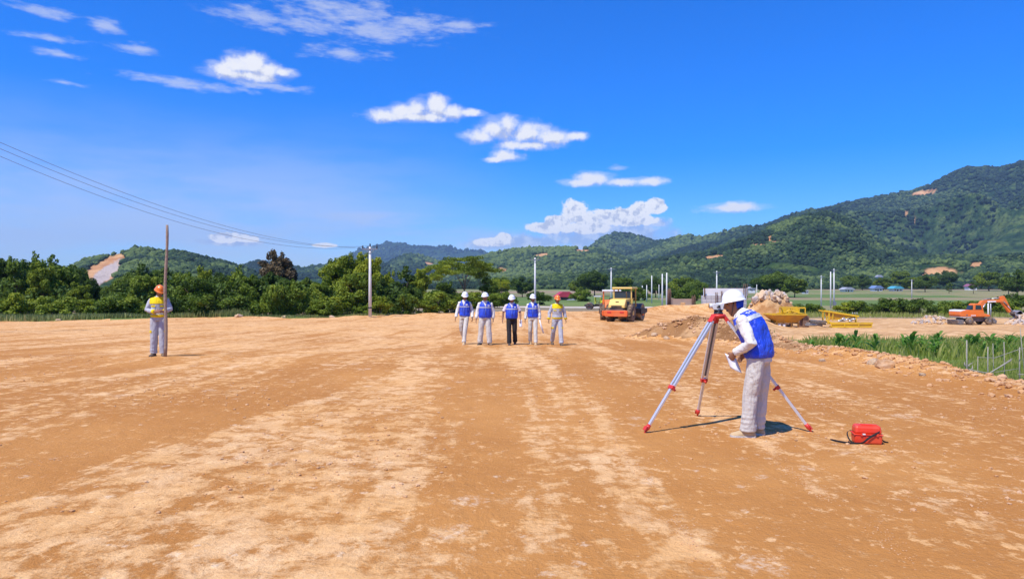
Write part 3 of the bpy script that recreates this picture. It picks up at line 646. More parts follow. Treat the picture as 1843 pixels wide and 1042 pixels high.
def make_tree(name, seed, h, w, mat, shape='round', leaf=.24, per=150, trunk=.14, base=.25):
    g = random.Random(seed); root = empty(name); mb = MB(); cl = []
    bend = [Vector((g.uniform(-.3, .3) * i * .3, g.uniform(-.3, .3) * i * .3, h * t)) for i, t in enumerate((0, .2, .42, .65))]
    bend[0] = Vector((0, 0, -.4)); mb.tube(bend, [trunk * 1.3, trunk, trunk * .75, trunk * .45], 7)
    nb = 9 if shape != 'bush' else 5
    for k in range(nb):
        a = k * 2.4 + g.uniform(-.5, .5); t = g.uniform(.25, .65); o = bend[1].lerp(bend[3], t)
        if shape == 'flat': e = Vector((math.cos(a) * w * g.uniform(.25, .48), math.sin(a) * w * g.uniform(.25, .48), h * g.uniform(.74, .92)))
        else: e = Vector((math.cos(a) * w * g.uniform(.18, .40), math.sin(a) * w * g.uniform(.18, .40), h * g.uniform(.45, .88)))
        m = o.lerp(e, .5) + Vector((0, 0, h * .04)); mb.tube([o, m, e], [trunk * .42, trunk * .28, trunk * .1], 5)
        n2 = 3
        for q in range(n2):
            c = e + Vector((g.uniform(-1, 1), g.uniform(-1, 1), g.uniform(-.5, .6))) * w * .15
            if shape == 'flat': cl.append((c, (w * g.uniform(.13, .22), w * g.uniform(.13, .22), h * g.uniform(.03, .055))))
            elif shape == 'feather': cl.append((c, (w * .12, w * .12, h * g.uniform(.07, .13))))
            else: r = w * g.uniform(.12, .20); cl.append((c, (r, r, r * g.uniform(.6, .95))))
    if shape in ('round', 'bush', 'tall'):
        for q in range(30 if shape == 'bush' else 26):
            a = g.uniform(0, 6.28); z = g.uniform(base, .97); rr = math.sqrt(max(0, 1 - ((z - (base + 1) / 2) / ((1 - base) / 2 + .06)) ** 2)) * w * .40 * g.uniform(.45, 1.28)
            r = w * g.uniform(.09, .17); cl.append(((math.cos(a) * rr, math.sin(a) * rr, h * z), (r, r, r * g.uniform(.6, 1.0))))
    if shape in ('round', 'tall'):
        for q in range(7): a = g.uniform(0, 6.28); rr = w * g.uniform(.0, .34); r = w * g.uniform(.05, .09); cl.append(((math.cos(a) * rr, math.sin(a) * rr, h * g.uniform(.88, 1.06)), (r, r, r * 1.3)))
    if shape == 'bush': mb.tube([(0.1, 0, -.2), (.25, .1, h * .4)], [.05, .03], 5).tube([(-.1, 0, -.2), (-.3, -.1, h * .4)], [.05, .03], 5)
    V, F, T = leaf_cloud(cl, per, leaf, seed)
    mb.build('trunk', MT['bark'], root)
    link_mesh('crown', np_mesh('crown', V, F, 4, False, {'tint': T}), MT[mat], root)
    root['h'] = h; root['w'] = w
    return root
TREE_LIB = {
    'r1': lambda: make_tree('broadleaf_tree', 1, 7, 6, 'leaf', 'round', .20, 300), 'r2': lambda: make_tree('broadleaf_tree', 2, 7, 5.5, 'leaf', 'round', .20, 300),
    'r3': lambda: make_tree('broadleaf_tree', 3, 7, 7, 'leaf_dark', 'round', .20, 300), 'y1': lambda: make_tree('broadleaf_tree', 4, 8, 6, 'leaf_yellow', 'round', .20, 300),
    't1': lambda: make_tree('slender_tree', 5, 8, 4, 'leaf', 'tall', .18, 260, .12, .3), 't2': lambda: make_tree('slender_tree', 6, 8, 3.6, 'leaf_dark', 'tall', .18, 260, .12, .2),
    'f1': lambda: make_tree('flat_crowned_tree', 7, 8, 9, 'leaf_yellow', 'flat', .15, 260, .13), 'b1': lambda: make_tree('shrub', 8, 3, 4, 'leaf', 'bush', .15, 340, .07, .03),
    'b2': lambda: make_tree('shrub', 9, 3, 4, 'leaf_dark', 'bush', .15, 340, .07, .03), 'b3': lambda: make_tree('shrub', 10, 3, 3.4, 'leaf_yellow', 'bush', .15, 340, .07, .03),
    'br': lambda: make_tree('flowering_tree', 12, 8, 6, 'leaf_brown', 'round', .20, 300), 'fe': lambda: make_tree('bamboo_like_tree', 13, 9, 6, 'leaf_yellow', 'feather', .17, 520, .10)}
_lib = {}
LOOK = {'r1': 'green broadleaf tree', 'r2': 'green rounded tree', 'r3': 'dark green spreading tree', 'y1': 'yellow green leafy tree', 't1': 'slender green tree', 't2': 'slender dark tree', 'f1': 'flat topped feathery tree',
        'b1': 'low green shrub', 'b2': 'low dark shrub', 'b3': 'pale green shrub', 'br': 'tree with brown flowering crown', 'fe': 'tall feathery yellow green tree'}
def place_tree(kind, px, top_py, width_px, Y, where, group, ground=None):
    x = (px - CX) / FPX * Y; z = gz(x, Y) if ground is None else ground
    h = CAMZ + (CY - top_py) / FPX * Y - z; w = width_px / FPX * Y
    h = max(h, w * (.55 if LOOK[kind].endswith('shrub') else .8))
    if kind not in _lib: o = _lib[kind] = TREE_LIB[kind]()
    else: o = copy_tree(_lib[kind])
    for ch in o.children: ch.name = ch.name
    o.location = (x, Y, z - .05); o.rotation_euler = (0, 0, random.uniform(0, 6.28)); sx = w / o['w']
    o.scale = (sx, sx, h / o['h'] / .97); tag(o, where, 'shrub' if kind[0] == 'b' and kind != 'br' else 'tree', group)
    return o
ORD = ['first', 'second', 'third', 'fourth', 'fifth', 'sixth', 'seventh', 'eighth', 'ninth', 'tenth', 'eleventh', 'twelfth', 'thirteenth', 'fourteenth', 'fifteenth', 'sixteenth', 'seventeenth', 'eighteenth', 'nineteenth', 'twentieth']
def ordinal(i):
    if i < 20: return ORD[i]
    t = ['twenty', 'thirty', 'forty', 'fifty'][(i + 1) // 10 - 2]; u = (i + 1) % 10
    return t + ('-' + ORD[u - 1] if u else 'th')
tall = [('r3', -40, 470, 90, 92), ('r1', 8, 472, 60, 90), ('t1', 28, 474, 40, 86), ('r2', 52, 478, 70, 96), ('t1', 70, 466, 34, 100), ('y1', 78, 484, 56, 84), ('t2', 93, 467, 40, 104), ('r1', 108, 484, 62, 88), ('r3', 128, 488, 60, 96), ('r3', 150, 505, 50, 90),
    ('y1', 145, 515, 44, 80), ('r3', 176, 522, 46, 98), ('r3', 205, 518, 50, 100), ('r3', 232, 500, 50, 92), ('t2', 252, 482, 46, 96), ('r1', 262, 500, 60, 84), ('r3', 300, 492, 66, 100), ('r1', 330, 496, 56, 90), ('y1', 368, 489, 36, 96), ('r1', 352, 505, 60, 82), ('r3', 392, 500, 60, 94),
    ('t1', 424, 488, 36, 90), ('r1', 446, 500, 60, 84), ('br', 500, 465, 74, 96), ('r3', 486, 500, 70, 86), ('r1', 520, 508, 56, 80), ('r3', 552, 508, 54, 92), ('r1', 576, 512, 46, 84), ('y1', 606, 476, 60, 90), ('fe', 628, 458, 54, 94), ('y1', 664, 468, 62, 92), ('r1', 645, 496, 70, 82), ('r3', 690, 510, 50, 86),
    ('y1', 700, 497, 34, 100), ('t2', 728, 486, 40, 96), ('r3', 738, 520, 40, 90), ('y1', 754, 494, 44, 100), ('f1', 792, 480, 60, 118), ('f1', 836, 466, 96, 126), ('r2', 800, 512, 44, 108), ('f1', 868, 476, 60, 130), ('t1', 880, 500, 34, 128), ('f1', 903, 505, 36, 140), ('r3', 912, 534, 26, 142)]
tall.sort(key=lambda q: q[1])
for i, (k, px, ty, w, Y) in enumerate(tall):
    place_tree(k, px, ty, w * .9, Y, f'{LOOK[k]}, {ordinal(i)} tall tree from the left of the treeline', 'trees of the treeline behind the pad')
low = [(0, 545), (30, 540), (95, 548), (165, 545), (196, 535), (215, 552), (240, 540), (310, 546), (372, 535), (420, 528), (440, 545), (492, 524), (520, 530), (572, 548), (600, 542), (655, 548), (690, 542), (735, 540), (762, 550), (790, 548), (812, 552)]
for i, (px, ty) in enumerate(low):
    Y = float(np.interp(px, [0, 370, 660, 820], [66, 70, 79, 92])) + random.uniform(-1.5, 2.5); k = ['b1', 'b2', 'b3', 'b1', 'b1'][(i * 7 + i // 3) % 5]
    place_tree(k, px + random.uniform(-6, 6), ty + random.uniform(-12, 16), random.uniform(34, 70), Y, f'{LOOK[k]}, {ordinal(i)} from the left along the pad edge', 'shrubs in front of the treeline')
# behind the treeline: a dense mass of undergrowth that closes the view under the crowns
n = 900; uu = rng.uniform(-.80, -.165, n); yy = rng.uniform(82, 120, n); xx = uu * yy
top = np.interp(CX + uu * FPX, [-60, 140, 200, 260, 700, 760, 850], [4.6, 3.0, 2.0, 4.0, 3.2, 2.0, 1.0]); zz = ground_z(xx, yy, False) + rng.uniform(0, 1, n) ** .8 * top
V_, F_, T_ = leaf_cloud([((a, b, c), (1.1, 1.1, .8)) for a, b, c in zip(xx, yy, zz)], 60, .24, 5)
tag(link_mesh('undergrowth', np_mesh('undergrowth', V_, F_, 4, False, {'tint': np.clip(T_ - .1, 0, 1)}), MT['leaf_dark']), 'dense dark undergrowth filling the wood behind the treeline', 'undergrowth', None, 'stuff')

# ------------------------------------------------------------------ power poles and lines
def power_pole(px, top_py, Y, label, arm=1.7, insul=True, r=.15, base=None, extra=False):
    x = (px - CX) / FPX * Y; z0 = gz(x, Y) if base is None else base; zt = CAMZ + (CY - top_py) / FPX * Y; h = zt - z0
    root = empty('power_pole', (x, Y, z0), 0, label, 'pole', 'power poles')
    MB().tube([(0, 0, -.3), (0, 0, h * .5), (0, 0, h)], [r * 1.25, r * 1.05, r * .8], 10).build('shaft', MT['pole'], root)
    if arm:
        MB().box((0, -.14, h - .28), (arm, .09, .10)).bar((0, -.14, h - .75), (arm * .32, -.14, h - .3), .05, .04).bar((0, -.14, h - .75), (-arm * .32, -.14, h - .3), .05, .04).build('crossarm', MT['steel'], root)
        if insul:
            for q in (-.46, 0, .46):
                z = h - .22 if q else h
                MB().lathe([(.03, 0), (.09, .06), (.05, .10), (.11, .15), (.06, .20), (.09, .25), (.03, .34)], 10, Matrix.Translation((q * arm, -.14 if q else 0, z))).build('insulator', MT['dark'], root)
    if extra:
        MB().box((0, -.25, 1.1), (.7, .5, .9)).box((0, -.25, 1.6), (.5, .35, .12)).build('switch_box', MT['steel'], root)
    return root, Vector((x, Y, zt))
main_pole, mp_top = power_pole(666, 444, 75.6, 'white concrete power pole at the treeline, largest pole in view')
MB().lathe([(.17, .9), (.205, .95), (.205, 1.05), (.17, 1.1)], 10).build('band', MT['dark'], main_pole)
power_pole(963, 464, 112, 'white power pole behind the walking man with a white paper roll')
power_pole(1100, 482, 150, 'white power pole rising behind the road rollers')
power_pole(1290, 488, 150, 'thin power pole behind the concrete wall', insul=False)
for px, ty, Y, lb in [(1192, 493, 128, 'left one of the paired poles right of the rollers'), (1200, 491, 124, 'right one of the paired poles right of the rollers'), (1173, 496, 165, 'single pole between the rollers and the paired poles, with a crossarm'),
        (1164, 513, 190, 'short far pole just left of the single crossarm pole'), (1156, 514, 215, 'short far pole nearest the right side of the yellow roller roof'), (1186, 512, 250, 'faint far pole between the crossarm pole and the paired poles')]:
    power_pole(px, ty, Y, lb, arm=0 if 'short' in lb or 'pair' in lb or 'faint' in lb else 1.4, insul=False, r=.13)
power_pole(1478, 496, 175, 'power pole with crossarm left of the twin poles above the yellow frame', arm=1.9, insul=False, r=.14)
power_pole(1495, 489, 168, 'left one of the twin poles above the yellow frame', arm=0, r=.15)
power_pole(1501, 484, 168, 'right one of the twin poles above the yellow frame, with a box at its foot', arm=1.6, insul=False, r=.16, extra=True)
power_pole(1641, 503, 300, 'far grey power pole in the fields left of the excavator', arm=2.6, insul=False, r=.16)
power_pole(1362, 512, 200, 'faint far pole behind the stone heap', arm=0, r=.1)
# the near pole just outside the left edge, and its three conductors
NP = Vector((-27.6, 33.0, 0)); np_root = empty('power_pole', (NP.x, NP.y, gz(NP.x, NP.y)), 0, 'near power pole at the left edge that carries the three cables', 'pole', 'power poles')
zt0 = 9.5 - gz(NP.x, NP.y)
MB().tube([(0, 0, -.3), (0, 0, zt0 + .4)], [.18, .13], 10).build('shaft', MT['pole'], np_root)
MB().box((.25, -.14, zt0 - .1), (2.0, .09, .10)).build('crossarm', MT['steel'], np_root)
MT['glass_ins'] = simple('green_glass_insulator', (.35, .55, .45), .25, var=.1)
for k, off in enumerate((-.75, 0.0, .85)):
    a = Vector((NP.x + .35 + off * .8, NP.y + off * .1, 9.5 - (.0 if k else .1))); b = mp_top + Vector((off, -.14, .12 if k == 1 else -.02)); pts = []; d = b - a
    for i in range(49):
        t = i / 48; p = a.lerp(b, t); p.z = a.z + (b.z - a.z) * t - 4 * (2.05 - .12 * k) * t * (1 - t); pts.append(p)
    tag(MB().tube(pts, .012, 5, False).build('power_cable', MT['wire']), ['lowest of the three cables sagging to the treeline pole', 'middle cable sagging to the treeline pole', 'uppermost of the three cables sagging to the treeline pole'][k], 'cable', 'power cables')
    dr = (pts[1] - pts[0]).normalized(); q = dr.to_track_quat('Z', 'Y').to_matrix().to_4x4()
    MB().lathe([(.03, 0), (.07, .03), (.03, .08), (.07, .12), (.03, .17), (.07, .21), (.03, .26), (.02, .5)], 10, Matrix.Translation(pts[0] - Vector((NP.x, NP.y, gz(NP.x, NP.y)))) @ q).build('insulator', MT['glass_ins'], np_root)

# ------------------------------------------------------------------ rocks, clods, heaps
def rock_mesh(seed, sub=2, flat=.7):
    g = random.Random(seed); bm = bmesh.new(); bmesh.ops.create_icosphere(bm, subdivisions=sub, radius=1.0)
    for v in bm.verts:
        n = mnoise.noise(v.co * 1.1 + Vector((seed * 3.1, 0, 0))) * .45 + mnoise.noise(v.co * 2.7 + Vector((0, seed, 0))) * .2
        v.co *= 1 + n; v.co.z *= flat
        for ax in range(3): v.co[ax] = max(-.78, min(.78, v.co[ax]))
    me = bpy.data.meshes.new('stone'); bm.to_mesh(me); bm.free(); return me
ROCK = [rock_mesh(s, 2, random.uniform(.55, .9)) for s in range(7)]
for q in ROCK: q.materials.append(MT['stone'])
ROCKG = [q.copy() for q in ROCK]
for q in ROCKG: q.materials.clear(); q.materials.append(MT['stone_grey'])
ROCKC = [q.copy() for q in ROCK]
for q in ROCKC: q.materials.clear(); q.materials.append(MT['clod'])
def stone(parent, p, s, lib, name='stone'):
    o = bpy.data.objects.new(name, random.choice(lib)); COL.objects.link(o); o.parent = parent; o.location = p
    o.rotation_euler = [random.uniform(0, 6.28) for _ in range(3)]; o.scale = (s * random.uniform(.8, 1.5), s * random.uniform(.7, 1.1), s * random.uniform(.55, .9)); return o
def mound_mesh(w, d, h, seed, n=40, flat=.25):
    """an earth heap: base ellipse w x d, top h, uneven"""
    th = np.linspace(0, 2 * np.pi, n, endpoint=False); rr = np.linspace(0, 1, 14); F = []
    Rg, Tg = np.meshgrid(rr[1:], th, indexing='ij'); x = np.cos(Tg) * Rg; y = np.sin(Tg) * Rg; kk = 1 + .12 * fbm(np.cos(Tg) * 2 + seed, np.sin(Tg) * 2, 3, seed)
    z = h * (1 - sstep(flat, 1.0, Rg)) + .10 * h * fbm(x * 4 + seed, y * 4, 3, seed) * (Rg < .98) - .25 * (Rg > .98)
    V = [(0, 0, h)] + [tuple(q) for q in np.stack([x * w / 2 * kk, y * d / 2 * kk, z], -1).reshape(-1, 3).tolist()]
    for k in range(n): F.append((0, 1 + k, 1 + (k + 1) % n))
    for i in range(len(rr) - 2):
        for k in range(n): a = 1 + i * n; F.append((a + k, a + n + k, a + n + (k + 1) % n, a + (k + 1) % n))
    me = bpy.data.meshes.new('mound'); me.from_pydata(V, [], F); me.polygons.foreach_set('use_smooth', [True] * len(F)); me.update(); return me
def stone_heap(name, x, y, w, d, h, n, ssize, libs, label, mat, ztop=0.0, hbias=.5, zg=None):
    z = gz(x, y) if zg is None else zg; root = empty(name, (x, y, z), 0, label, 'stone heap')
    link_mesh('mound', mound_mesh(w, d, h * .92, int(x * 7) % 97), mat, root)
    for k in range(n):
        a = random.uniform(0, 6.283); r = math.sqrt(random.random()) * .98; px_ = math.cos(a) * r * w / 2; py_ = math.sin(a) * r * d / 2
        zz = h * .92 * (1 - float(sstep(.25, 1.0, r)))
        if zz < ztop * h * random.uniform(.7, 1.1): continue
        stone(root, (px_, py_, zz + ssize * .15), ssize * random.uniform(.6, 1.5), random.choice(libs))
    return root
stone_heap('stone_heap', 34.8, 92, 8.6, 5.0, 1.25 - gz(34.8, 92), 300, .36, [ROCK, ROCK, ROCKG], 'pale stones dumped on a dirt mound behind the bent surveyor', MT['dirt'], ztop=.62)
stone_heap('stone_heap', 57.0, 92.5, 6.0, 3.0, .95, 170, .22, [ROCK, ROCKG], 'low heap of broken stone left of the orange excavator', MT['platform'])
stone_heap('stone_heap', 62.0, 93.5, 2.4, 2.0, 1.45, 70, .26, [ROCK, ROCKG], 'higher heap of broken stone just behind the excavator tail', MT['platform'])
stone_heap('stone_heap', 68.0, 90.0, 5.6, 3.6, 1.25, 230, .27, [ROCKG, ROCKG, ROCK], 'heap of grey broken stone under the excavator bucket', MT['platform'])

# loose clods and pebbles: too many and too small to pick apart
def scatter_stuff(name, pts, s, mat, label):
    pts = np.array(pts); s = np.asarray(s); pts = np.column_stack([pts[:, 0], pts[:, 1], ground_z(pts[:, 0], pts[:, 1]) + s * .2]); t = rng.uniform(0, 1, len(pts)); tag(blobs(pts, np.asarray(s), t, name, mat, .6, False), label, None, None, 'stuff')
pts = []; sz = []
for i in range(len(CREST) - 1):
    a, b = CREST[i], CREST[i + 1]; L_ = np.hypot(*(b - a)[:2]); n = int(L_ * (170 if a[2] > .25 else 150))
    for k in range(n):
        t = random.random(); w = (.75 if a[2] < .25 else 1.25); x = a[0] + (b[0] - a[0]) * t + random.gauss(0, w * .5) - .1; y = a[1] + (b[1] - a[1]) * t + random.gauss(0, w * .4)
        if y < 3: continue
        s = min(.062, .0085 * random.paretovariate(1.5)) * (1.5 if a[2] > .3 else 1); pts.append((x, y)); sz.append(s)
scatter_stuff('clods', pts, sz, MT['clod'], 'crumbled earth clods along the pad edge')
pts = []; sz = []
g_ = np.random.default_rng(5); NP_ = 16000; y = np.where(g_.random(NP_) < .8, g_.uniform(2.2, 4.2, NP_) ** 2, g_.uniform(16, 60, NP_)); x = g_.uniform(-.8, .78, NP_) * y
k = (x < np.interp(y, *EXY)) & (fbm(x * .9, y * .5, 3, 77) > g_.uniform(-.1, .4, NP_)); x, y = x[k], y[k]
pts = list(zip(x, y)); sz = list(np.minimum(.022, .004 * (g_.pareto(1.8, len(x)) + 1)) * (1 + np.maximum(0, y - 12) * .03))
for line in ([(1365, 783), (1400, 832), (1445, 866), (1490, 900)], [(1098, 785), (1130, 830), (1165, 872)], [(1212, 925), (1245, 975), (1292, 1042)], [(0, 846), (80, 830), (165, 814)], [(1560, 940), (1640, 1010)]):
    q = [ground_at(*p) for p in line]
    for a, b in zip(q[:-1], q[1:]):
        for k in range(int((b - a).length * 130)):
            p = a.lerp(b, random.random()); x = p.x + random.gauss(0, .05); y = p.y + random.gauss(0, .09); s = random.uniform(.002, .0075); pts.append((x, y)); sz.append(s)
scatter_stuff('pebbles', pts, sz, MT['clod'], 'small pebbles and crumbs strewn over the pad')
for i, (px, py, s, lb, lib) in enumerate([(1592, 662, .20, 'large orange clod of earth on the pad edge by the ditch', ROCKC), (1572, 656, .12, 'pale lump beside the large orange clod', ROCK), (1480, 651, .07, 'small pale stone in the loose earth at the pad edge', ROCK), (1660, 677, .07, 'pale stone on the pad edge left of the fence', ROCK),
        (1178, 607, .13, 'pale stone at the foot of the earth bank', ROCK), (1200, 611, .12, 'upright pale stone in the earth bank', ROCK), (1262, 612, .13, 'stone in the earth bank just left of the tripod', ROCKC), (430, 575, .36, 'pale boulder at the pad edge in front of the shrubs', ROCK), (510, 573, .26, 'small boulder at the pad edge below the brown flowering tree', ROCK), (598, 573, .28, 'upright pale boulder at the pad edge left of the white pole', ROCK),
        (105, 578, .26, 'small boulder at the far left pad edge', ROCK)]):
    q = ground_at(px, py); o = bpy.data.objects.new('boulder', lib[i % 7]); COL.objects.link(o); zz = gz(q.x, q.y)
    o.location = (q.x, q.y, zz + s * .25); o.scale = (s * 1.25, s, s * .9); o.rotation_euler = (random.uniform(-.3, .3), random.uniform(-.3, .3), random.uniform(0, 6)); tag(o, lb, 'stone', 'loose boulders')

# ------------------------------------------------------------------ grass, reeds, plants
def blades(name, x, y, h, w, mat, label, lean=.35, seed=1):
    g = np.random.default_rng(seed); n = len(x); z = ground_z(x, y) - .03; a = g.uniform(0, 6.283, n); h = h * g.uniform(.5, 1.35, n); w = w * g.uniform(.6, 1.3, n)
    d = np.stack([np.cos(a), np.sin(a), np.zeros(n)], -1); s = np.stack([-np.sin(a), np.cos(a), np.zeros(n)], -1); P = np.stack([x, y, z], -1); ln = g.uniform(0, lean, n)[:, None] * h[:, None]
    up = np.array([0, 0, 1.0]); V = np.stack([P - s * w[:, None], P + s * w[:, None], P + up * h[:, None] * .6 + d * ln * .4 + s * w[:, None] * .7, P + up * h[:, None] + d * ln], 1)
    t = np.clip(.45 + .5 * fbm(x * .5, y * .5, 3, 5) + g.uniform(-.25, .25, n), 0, 1)
    V = V.reshape(-1, 3); F = np.arange(4 * n).reshape(-1, 4)
    return tag(link_mesh(name, np_mesh(name, V, F, 4, False, {'tint': np.repeat(t, 4)}), MT[mat]), label, None, None, 'stuff')
n = 90000; y = rng.uniform(9, 66, n) ** 1.0; u = rng.uniform(.33, .82, n); x = u * y; k = (x > np.interp(y, *EXY) + .7 + sstep(28, 50, y) * 2.2 + rng.normal(0, .3, n)) & (fbm(x * .22, y * .22, 3, 15) > rng.uniform(-.55, .0, n)) & (y < 64.5)
blades('ditch_grass', x[k], y[k], .24 + .16 * fbm(x[k] * .3, y[k] * .3, 3, 3), .018, 'grass', 'green grass growing in the ditch right of the pad')
n = 46000; x = rng.uniform(-75, -14, n); y = back_y(x) + rng.uniform(1.0, 9.0, n); k = fbm(x * .15, y * .3, 3, 44) > rng.uniform(-.6, .2, n)
blades('reeds', x[k], y[k], np.where(x[k] < -27, .60, .30) * (1 + .5 * fbm(x[k] * .2, y[k] * .2, 3, 71)), .042, 'reed', 'pale reeds and grass along the left edge of the pad')
n = 16000; x = rng.uniform(34, 120, n); y = rng.uniform(111, 136, n)
blades('field_grass', x, y, .7 + 0 * x, .05, 'grass', 'rough green grass between the platform and the valley road', seed=4)
n = 9000; y = rng.uniform(38, 62, n); u = rng.uniform(.43, .80, n); x = u * y; k = fbm(x * .18, y * .3, 3, 19) > rng.uniform(-.5, .35, n)
blades('tall_grass', x[k], y[k], .75 + .35 * fbm(x[k] * .3, y[k] * .3, 2, 6), .035, 'grass', 'taller rank grass in the far half of the ditch', .6, 8)
# broad-leaved plants: every leaf a part
def leaf_part():
    V = []; F = []; n = 7
    for i in range(n + 1):
        t = i / n; w = .11 * math.sin(math.pi * min(1, .06 + t * .94)) ** .8; z = .62 * t - .30 * t * t * t; yv = .55 * t
        V += [(-w, yv, z + w * .35), (0, yv, z), (w, yv, z + w * .35)]
    for i in range(n):
        for k in range(2): F.append((3 * i + k, 3 * i + k + 1, 3 * i + k + 4, 3 * i + k + 3))
    me = bpy.data.meshes.new('leaf'); me.from_pydata(V, [], F); me.polygons.foreach_set('use_smooth', [True] * len(F))
    a = me.attributes.new('tint', 'FLOAT', 'POINT'); a.data.foreach_set('value', [random.uniform(.3, .6) for _ in V]); me.materials.append(MT['plantleaf']); me.update(); return me
LEAF = [leaf_part() for _ in range(3)]
STEM = MB().tube([(0, 0, -.1), (.01, .01, .45), (0, .02, .95)], [.03, .026, .012], 6).mesh('stem'); STEM.materials.append(MT['plantleaf'])
_a = STEM.attributes.new('tint', 'FLOAT', 'POINT'); _a.data.foreach_set('value', [.5] * len(STEM.vertices))
spots = []
for px, py in [(1478, 615), (1508, 616), (1540, 622), (1590, 612), (1612, 613), (1622, 618), (1650, 607), (1690, 612), (1702, 620), (1745, 618), (1757, 622), (1770, 628), (1785, 616), (1800, 620), (1815, 620), (1826, 612), (1838, 606), (1575, 618), (1530, 612), (1660, 618), (1725, 614), (1460, 625)]: spots.append((px, py))
for q in range(34): spots.append((random.uniform(1452, 1843), random.gauss(618, 9)))
spots.sort()
for i, (px, py) in enumerate(spots):
    Y = float(np.interp(py, [602, 634], [60, 40])) + random.uniform(-1, 1); q = at(px, py, Y); big = random.uniform(.4, 1.25)
    root = empty('broad_leaved_plant', (q.x, Y, gz(q.x, Y)), random.uniform(0, 6), f'broad leaved green plant in the ditch, {ordinal(i)} from the left of its row', 'plant', 'broad leaved plants in the ditch'); root.scale = (big,) * 3
    s = link_mesh('stem', STEM, None, root)
    for k in range(8):
        l = link_mesh('leaf', random.choice(LEAF), None, root); l.location = (0, 0, .18 + .09 * k); l.rotation_euler = (random.uniform(-.25, .35), 0, k * 2.4 + random.uniform(-.4, .4)); sc = random.uniform(.75, 1.25) * (1.25 - k * .05); l.scale = (sc, sc, sc)
# shrubs and trees of the valley
val = [('b2', 1655, 552, 50, 120), ('b1', 1632, 558, 40, 124), ('b1', 1688, 560, 34, 119), ('b2', 1560, 555, 36, 126), ('b1', 1545, 559, 44, 122), ('b1', 1600, 560, 50, 125), ('b3', 1520, 560, 40, 122), ('b1', 1450, 558, 34, 124), ('b1', 1470, 555, 30, 127),
    ('b1', 1716, 558, 44, 121), ('b2', 1740, 560, 40, 123), ('b1', 1800, 547, 50, 126), ('b2', 1830, 540, 60, 128), ('b1', 1760, 553, 40, 127), ('t1', 1752, 508, 14, 420), ('r3', 1832, 492, 46, 330), ('r1', 1815, 500, 30, 360), ('r3', 1665, 515, 34, 480), ('r1', 1640, 516, 30, 500), ('r3', 1552, 512, 30, 560), ('r1', 1590, 516, 26, 560), ('r3', 1530, 515, 30, 540), ('t2', 1708, 510, 12, 430), ('r1', 1780, 505, 40, 520), ('r3', 1700, 508, 36, 620), ('r1', 1620, 505, 36, 640),
    ('b1', 1240, 540, 40, 190), ('b2', 1215, 545, 40, 180), ('b1', 1150, 540, 40, 210), ('b2', 1130, 540, 36, 200), ('r3', 1255, 528, 40, 260), ('r1', 1230, 525, 44, 300), ('r3', 1180, 530, 40, 320), ('r1', 1120, 524, 40, 330), ('r3', 1070, 528, 50, 340), ('b1', 1045, 545, 36, 200), ('r1', 1040, 522, 30, 380), ('b2', 970, 552, 40, 150), ('b1', 905, 556, 46, 128), ('b1', 880, 556, 44, 120), ('r3', 940, 530, 40, 300), ('r1', 900, 528, 40, 320), ('b3', 850, 552, 50, 116), ('b1', 820, 550, 50, 112), ('b1', 1320, 535, 40, 230), ('r3', 1400, 528, 50, 330), ('r1', 1430, 530, 40, 320), ('r3', 1375, 526, 40, 360)]
val.sort(key=lambda q: q[1])
for i, (k, px, ty, w, Y) in enumerate(val):
    place_tree(k, px, ty, w, Y, f'{LOOK[k]} in the valley fields, {ordinal(i)} from the left there', 'trees and shrubs of the valley')

# ------------------------------------------------------------------ fence of sticks and poles
MT['stick'] = simple('weathered_stick', (.34, .30, .245), .9, var=.3, scale=5, bump=.01, bscale=30)
fy = 24.0
def fp(px, py, dy=0.0): return at(px, py, fy + dy)
fr = fp(1741, 690); fence = empty('stick_fence', (fr.x, fr.y, gz(fr.x, fr.y)), 0, 'rickety grey stick fence at the ditch by the right edge', 'fence'); org = Vector(fence.location)
for a, b, r in [((1741, 694), (1740, 612), .035), ((1759, 682), (1760, 641), .022), ((1779, 694), (1778, 624), .030), ((1787, 640), (1787, 618), .018), ((1808, 672), (1807, 615), .022), ((1836, 702), (1835, 625), .034), ((1847, 640), (1836, 590), .02), ((1870, 705), (1868, 622), .034), ((1905, 705), (1906, 618), .034)]:
    dy = random.uniform(-.2, .5); p0, p1 = fp(*a, dy), fp(*b, dy); p0.z = min(p0.z, gz(p0.x, p0.y) - .1)
    MB().tube([p0 - org, p0.lerp(p1, .5) - org + Vector((random.uniform(-.02, .02), 0, 0)), p1 - org], [r * .68, r * .64, r * .55], 7).build('post', MT['stick'], fence)
for ps, r in [([(1741, 664), (1758, 668), (1780, 672), (1800, 660), (1820, 648)], .034), ([(1756, 681), (1780, 682), (1834, 688)], .024), ([(1780, 672), (1822, 645)], .018), ([(1741, 664), (1735, 672)], .02), ([(1760, 643), (1790, 644), (1836, 628), (1870, 622)], .016), ([(1832, 674), (1906, 672)], .026), ([(1832, 686), (1906, 684)], .026), ([(1790, 670), (1834, 663)], .014)]:
    MB().tube([fp(*q, .1) - org for q in ps], r * .65, 7).build('rail', MT['stick'], fence)
for k in range(7):
    q = fp(1741 + random.uniform(-5, 8), random.uniform(655, 682), -.1) - org; MB().tube([q, q + Vector((random.uniform(-.12, .12), 0, .1)), q + Vector((random.uniform(-.15, .15), 0, .22))], [.012, .03, .004], 5).build('vine_leaf', MT['stick'], fence)

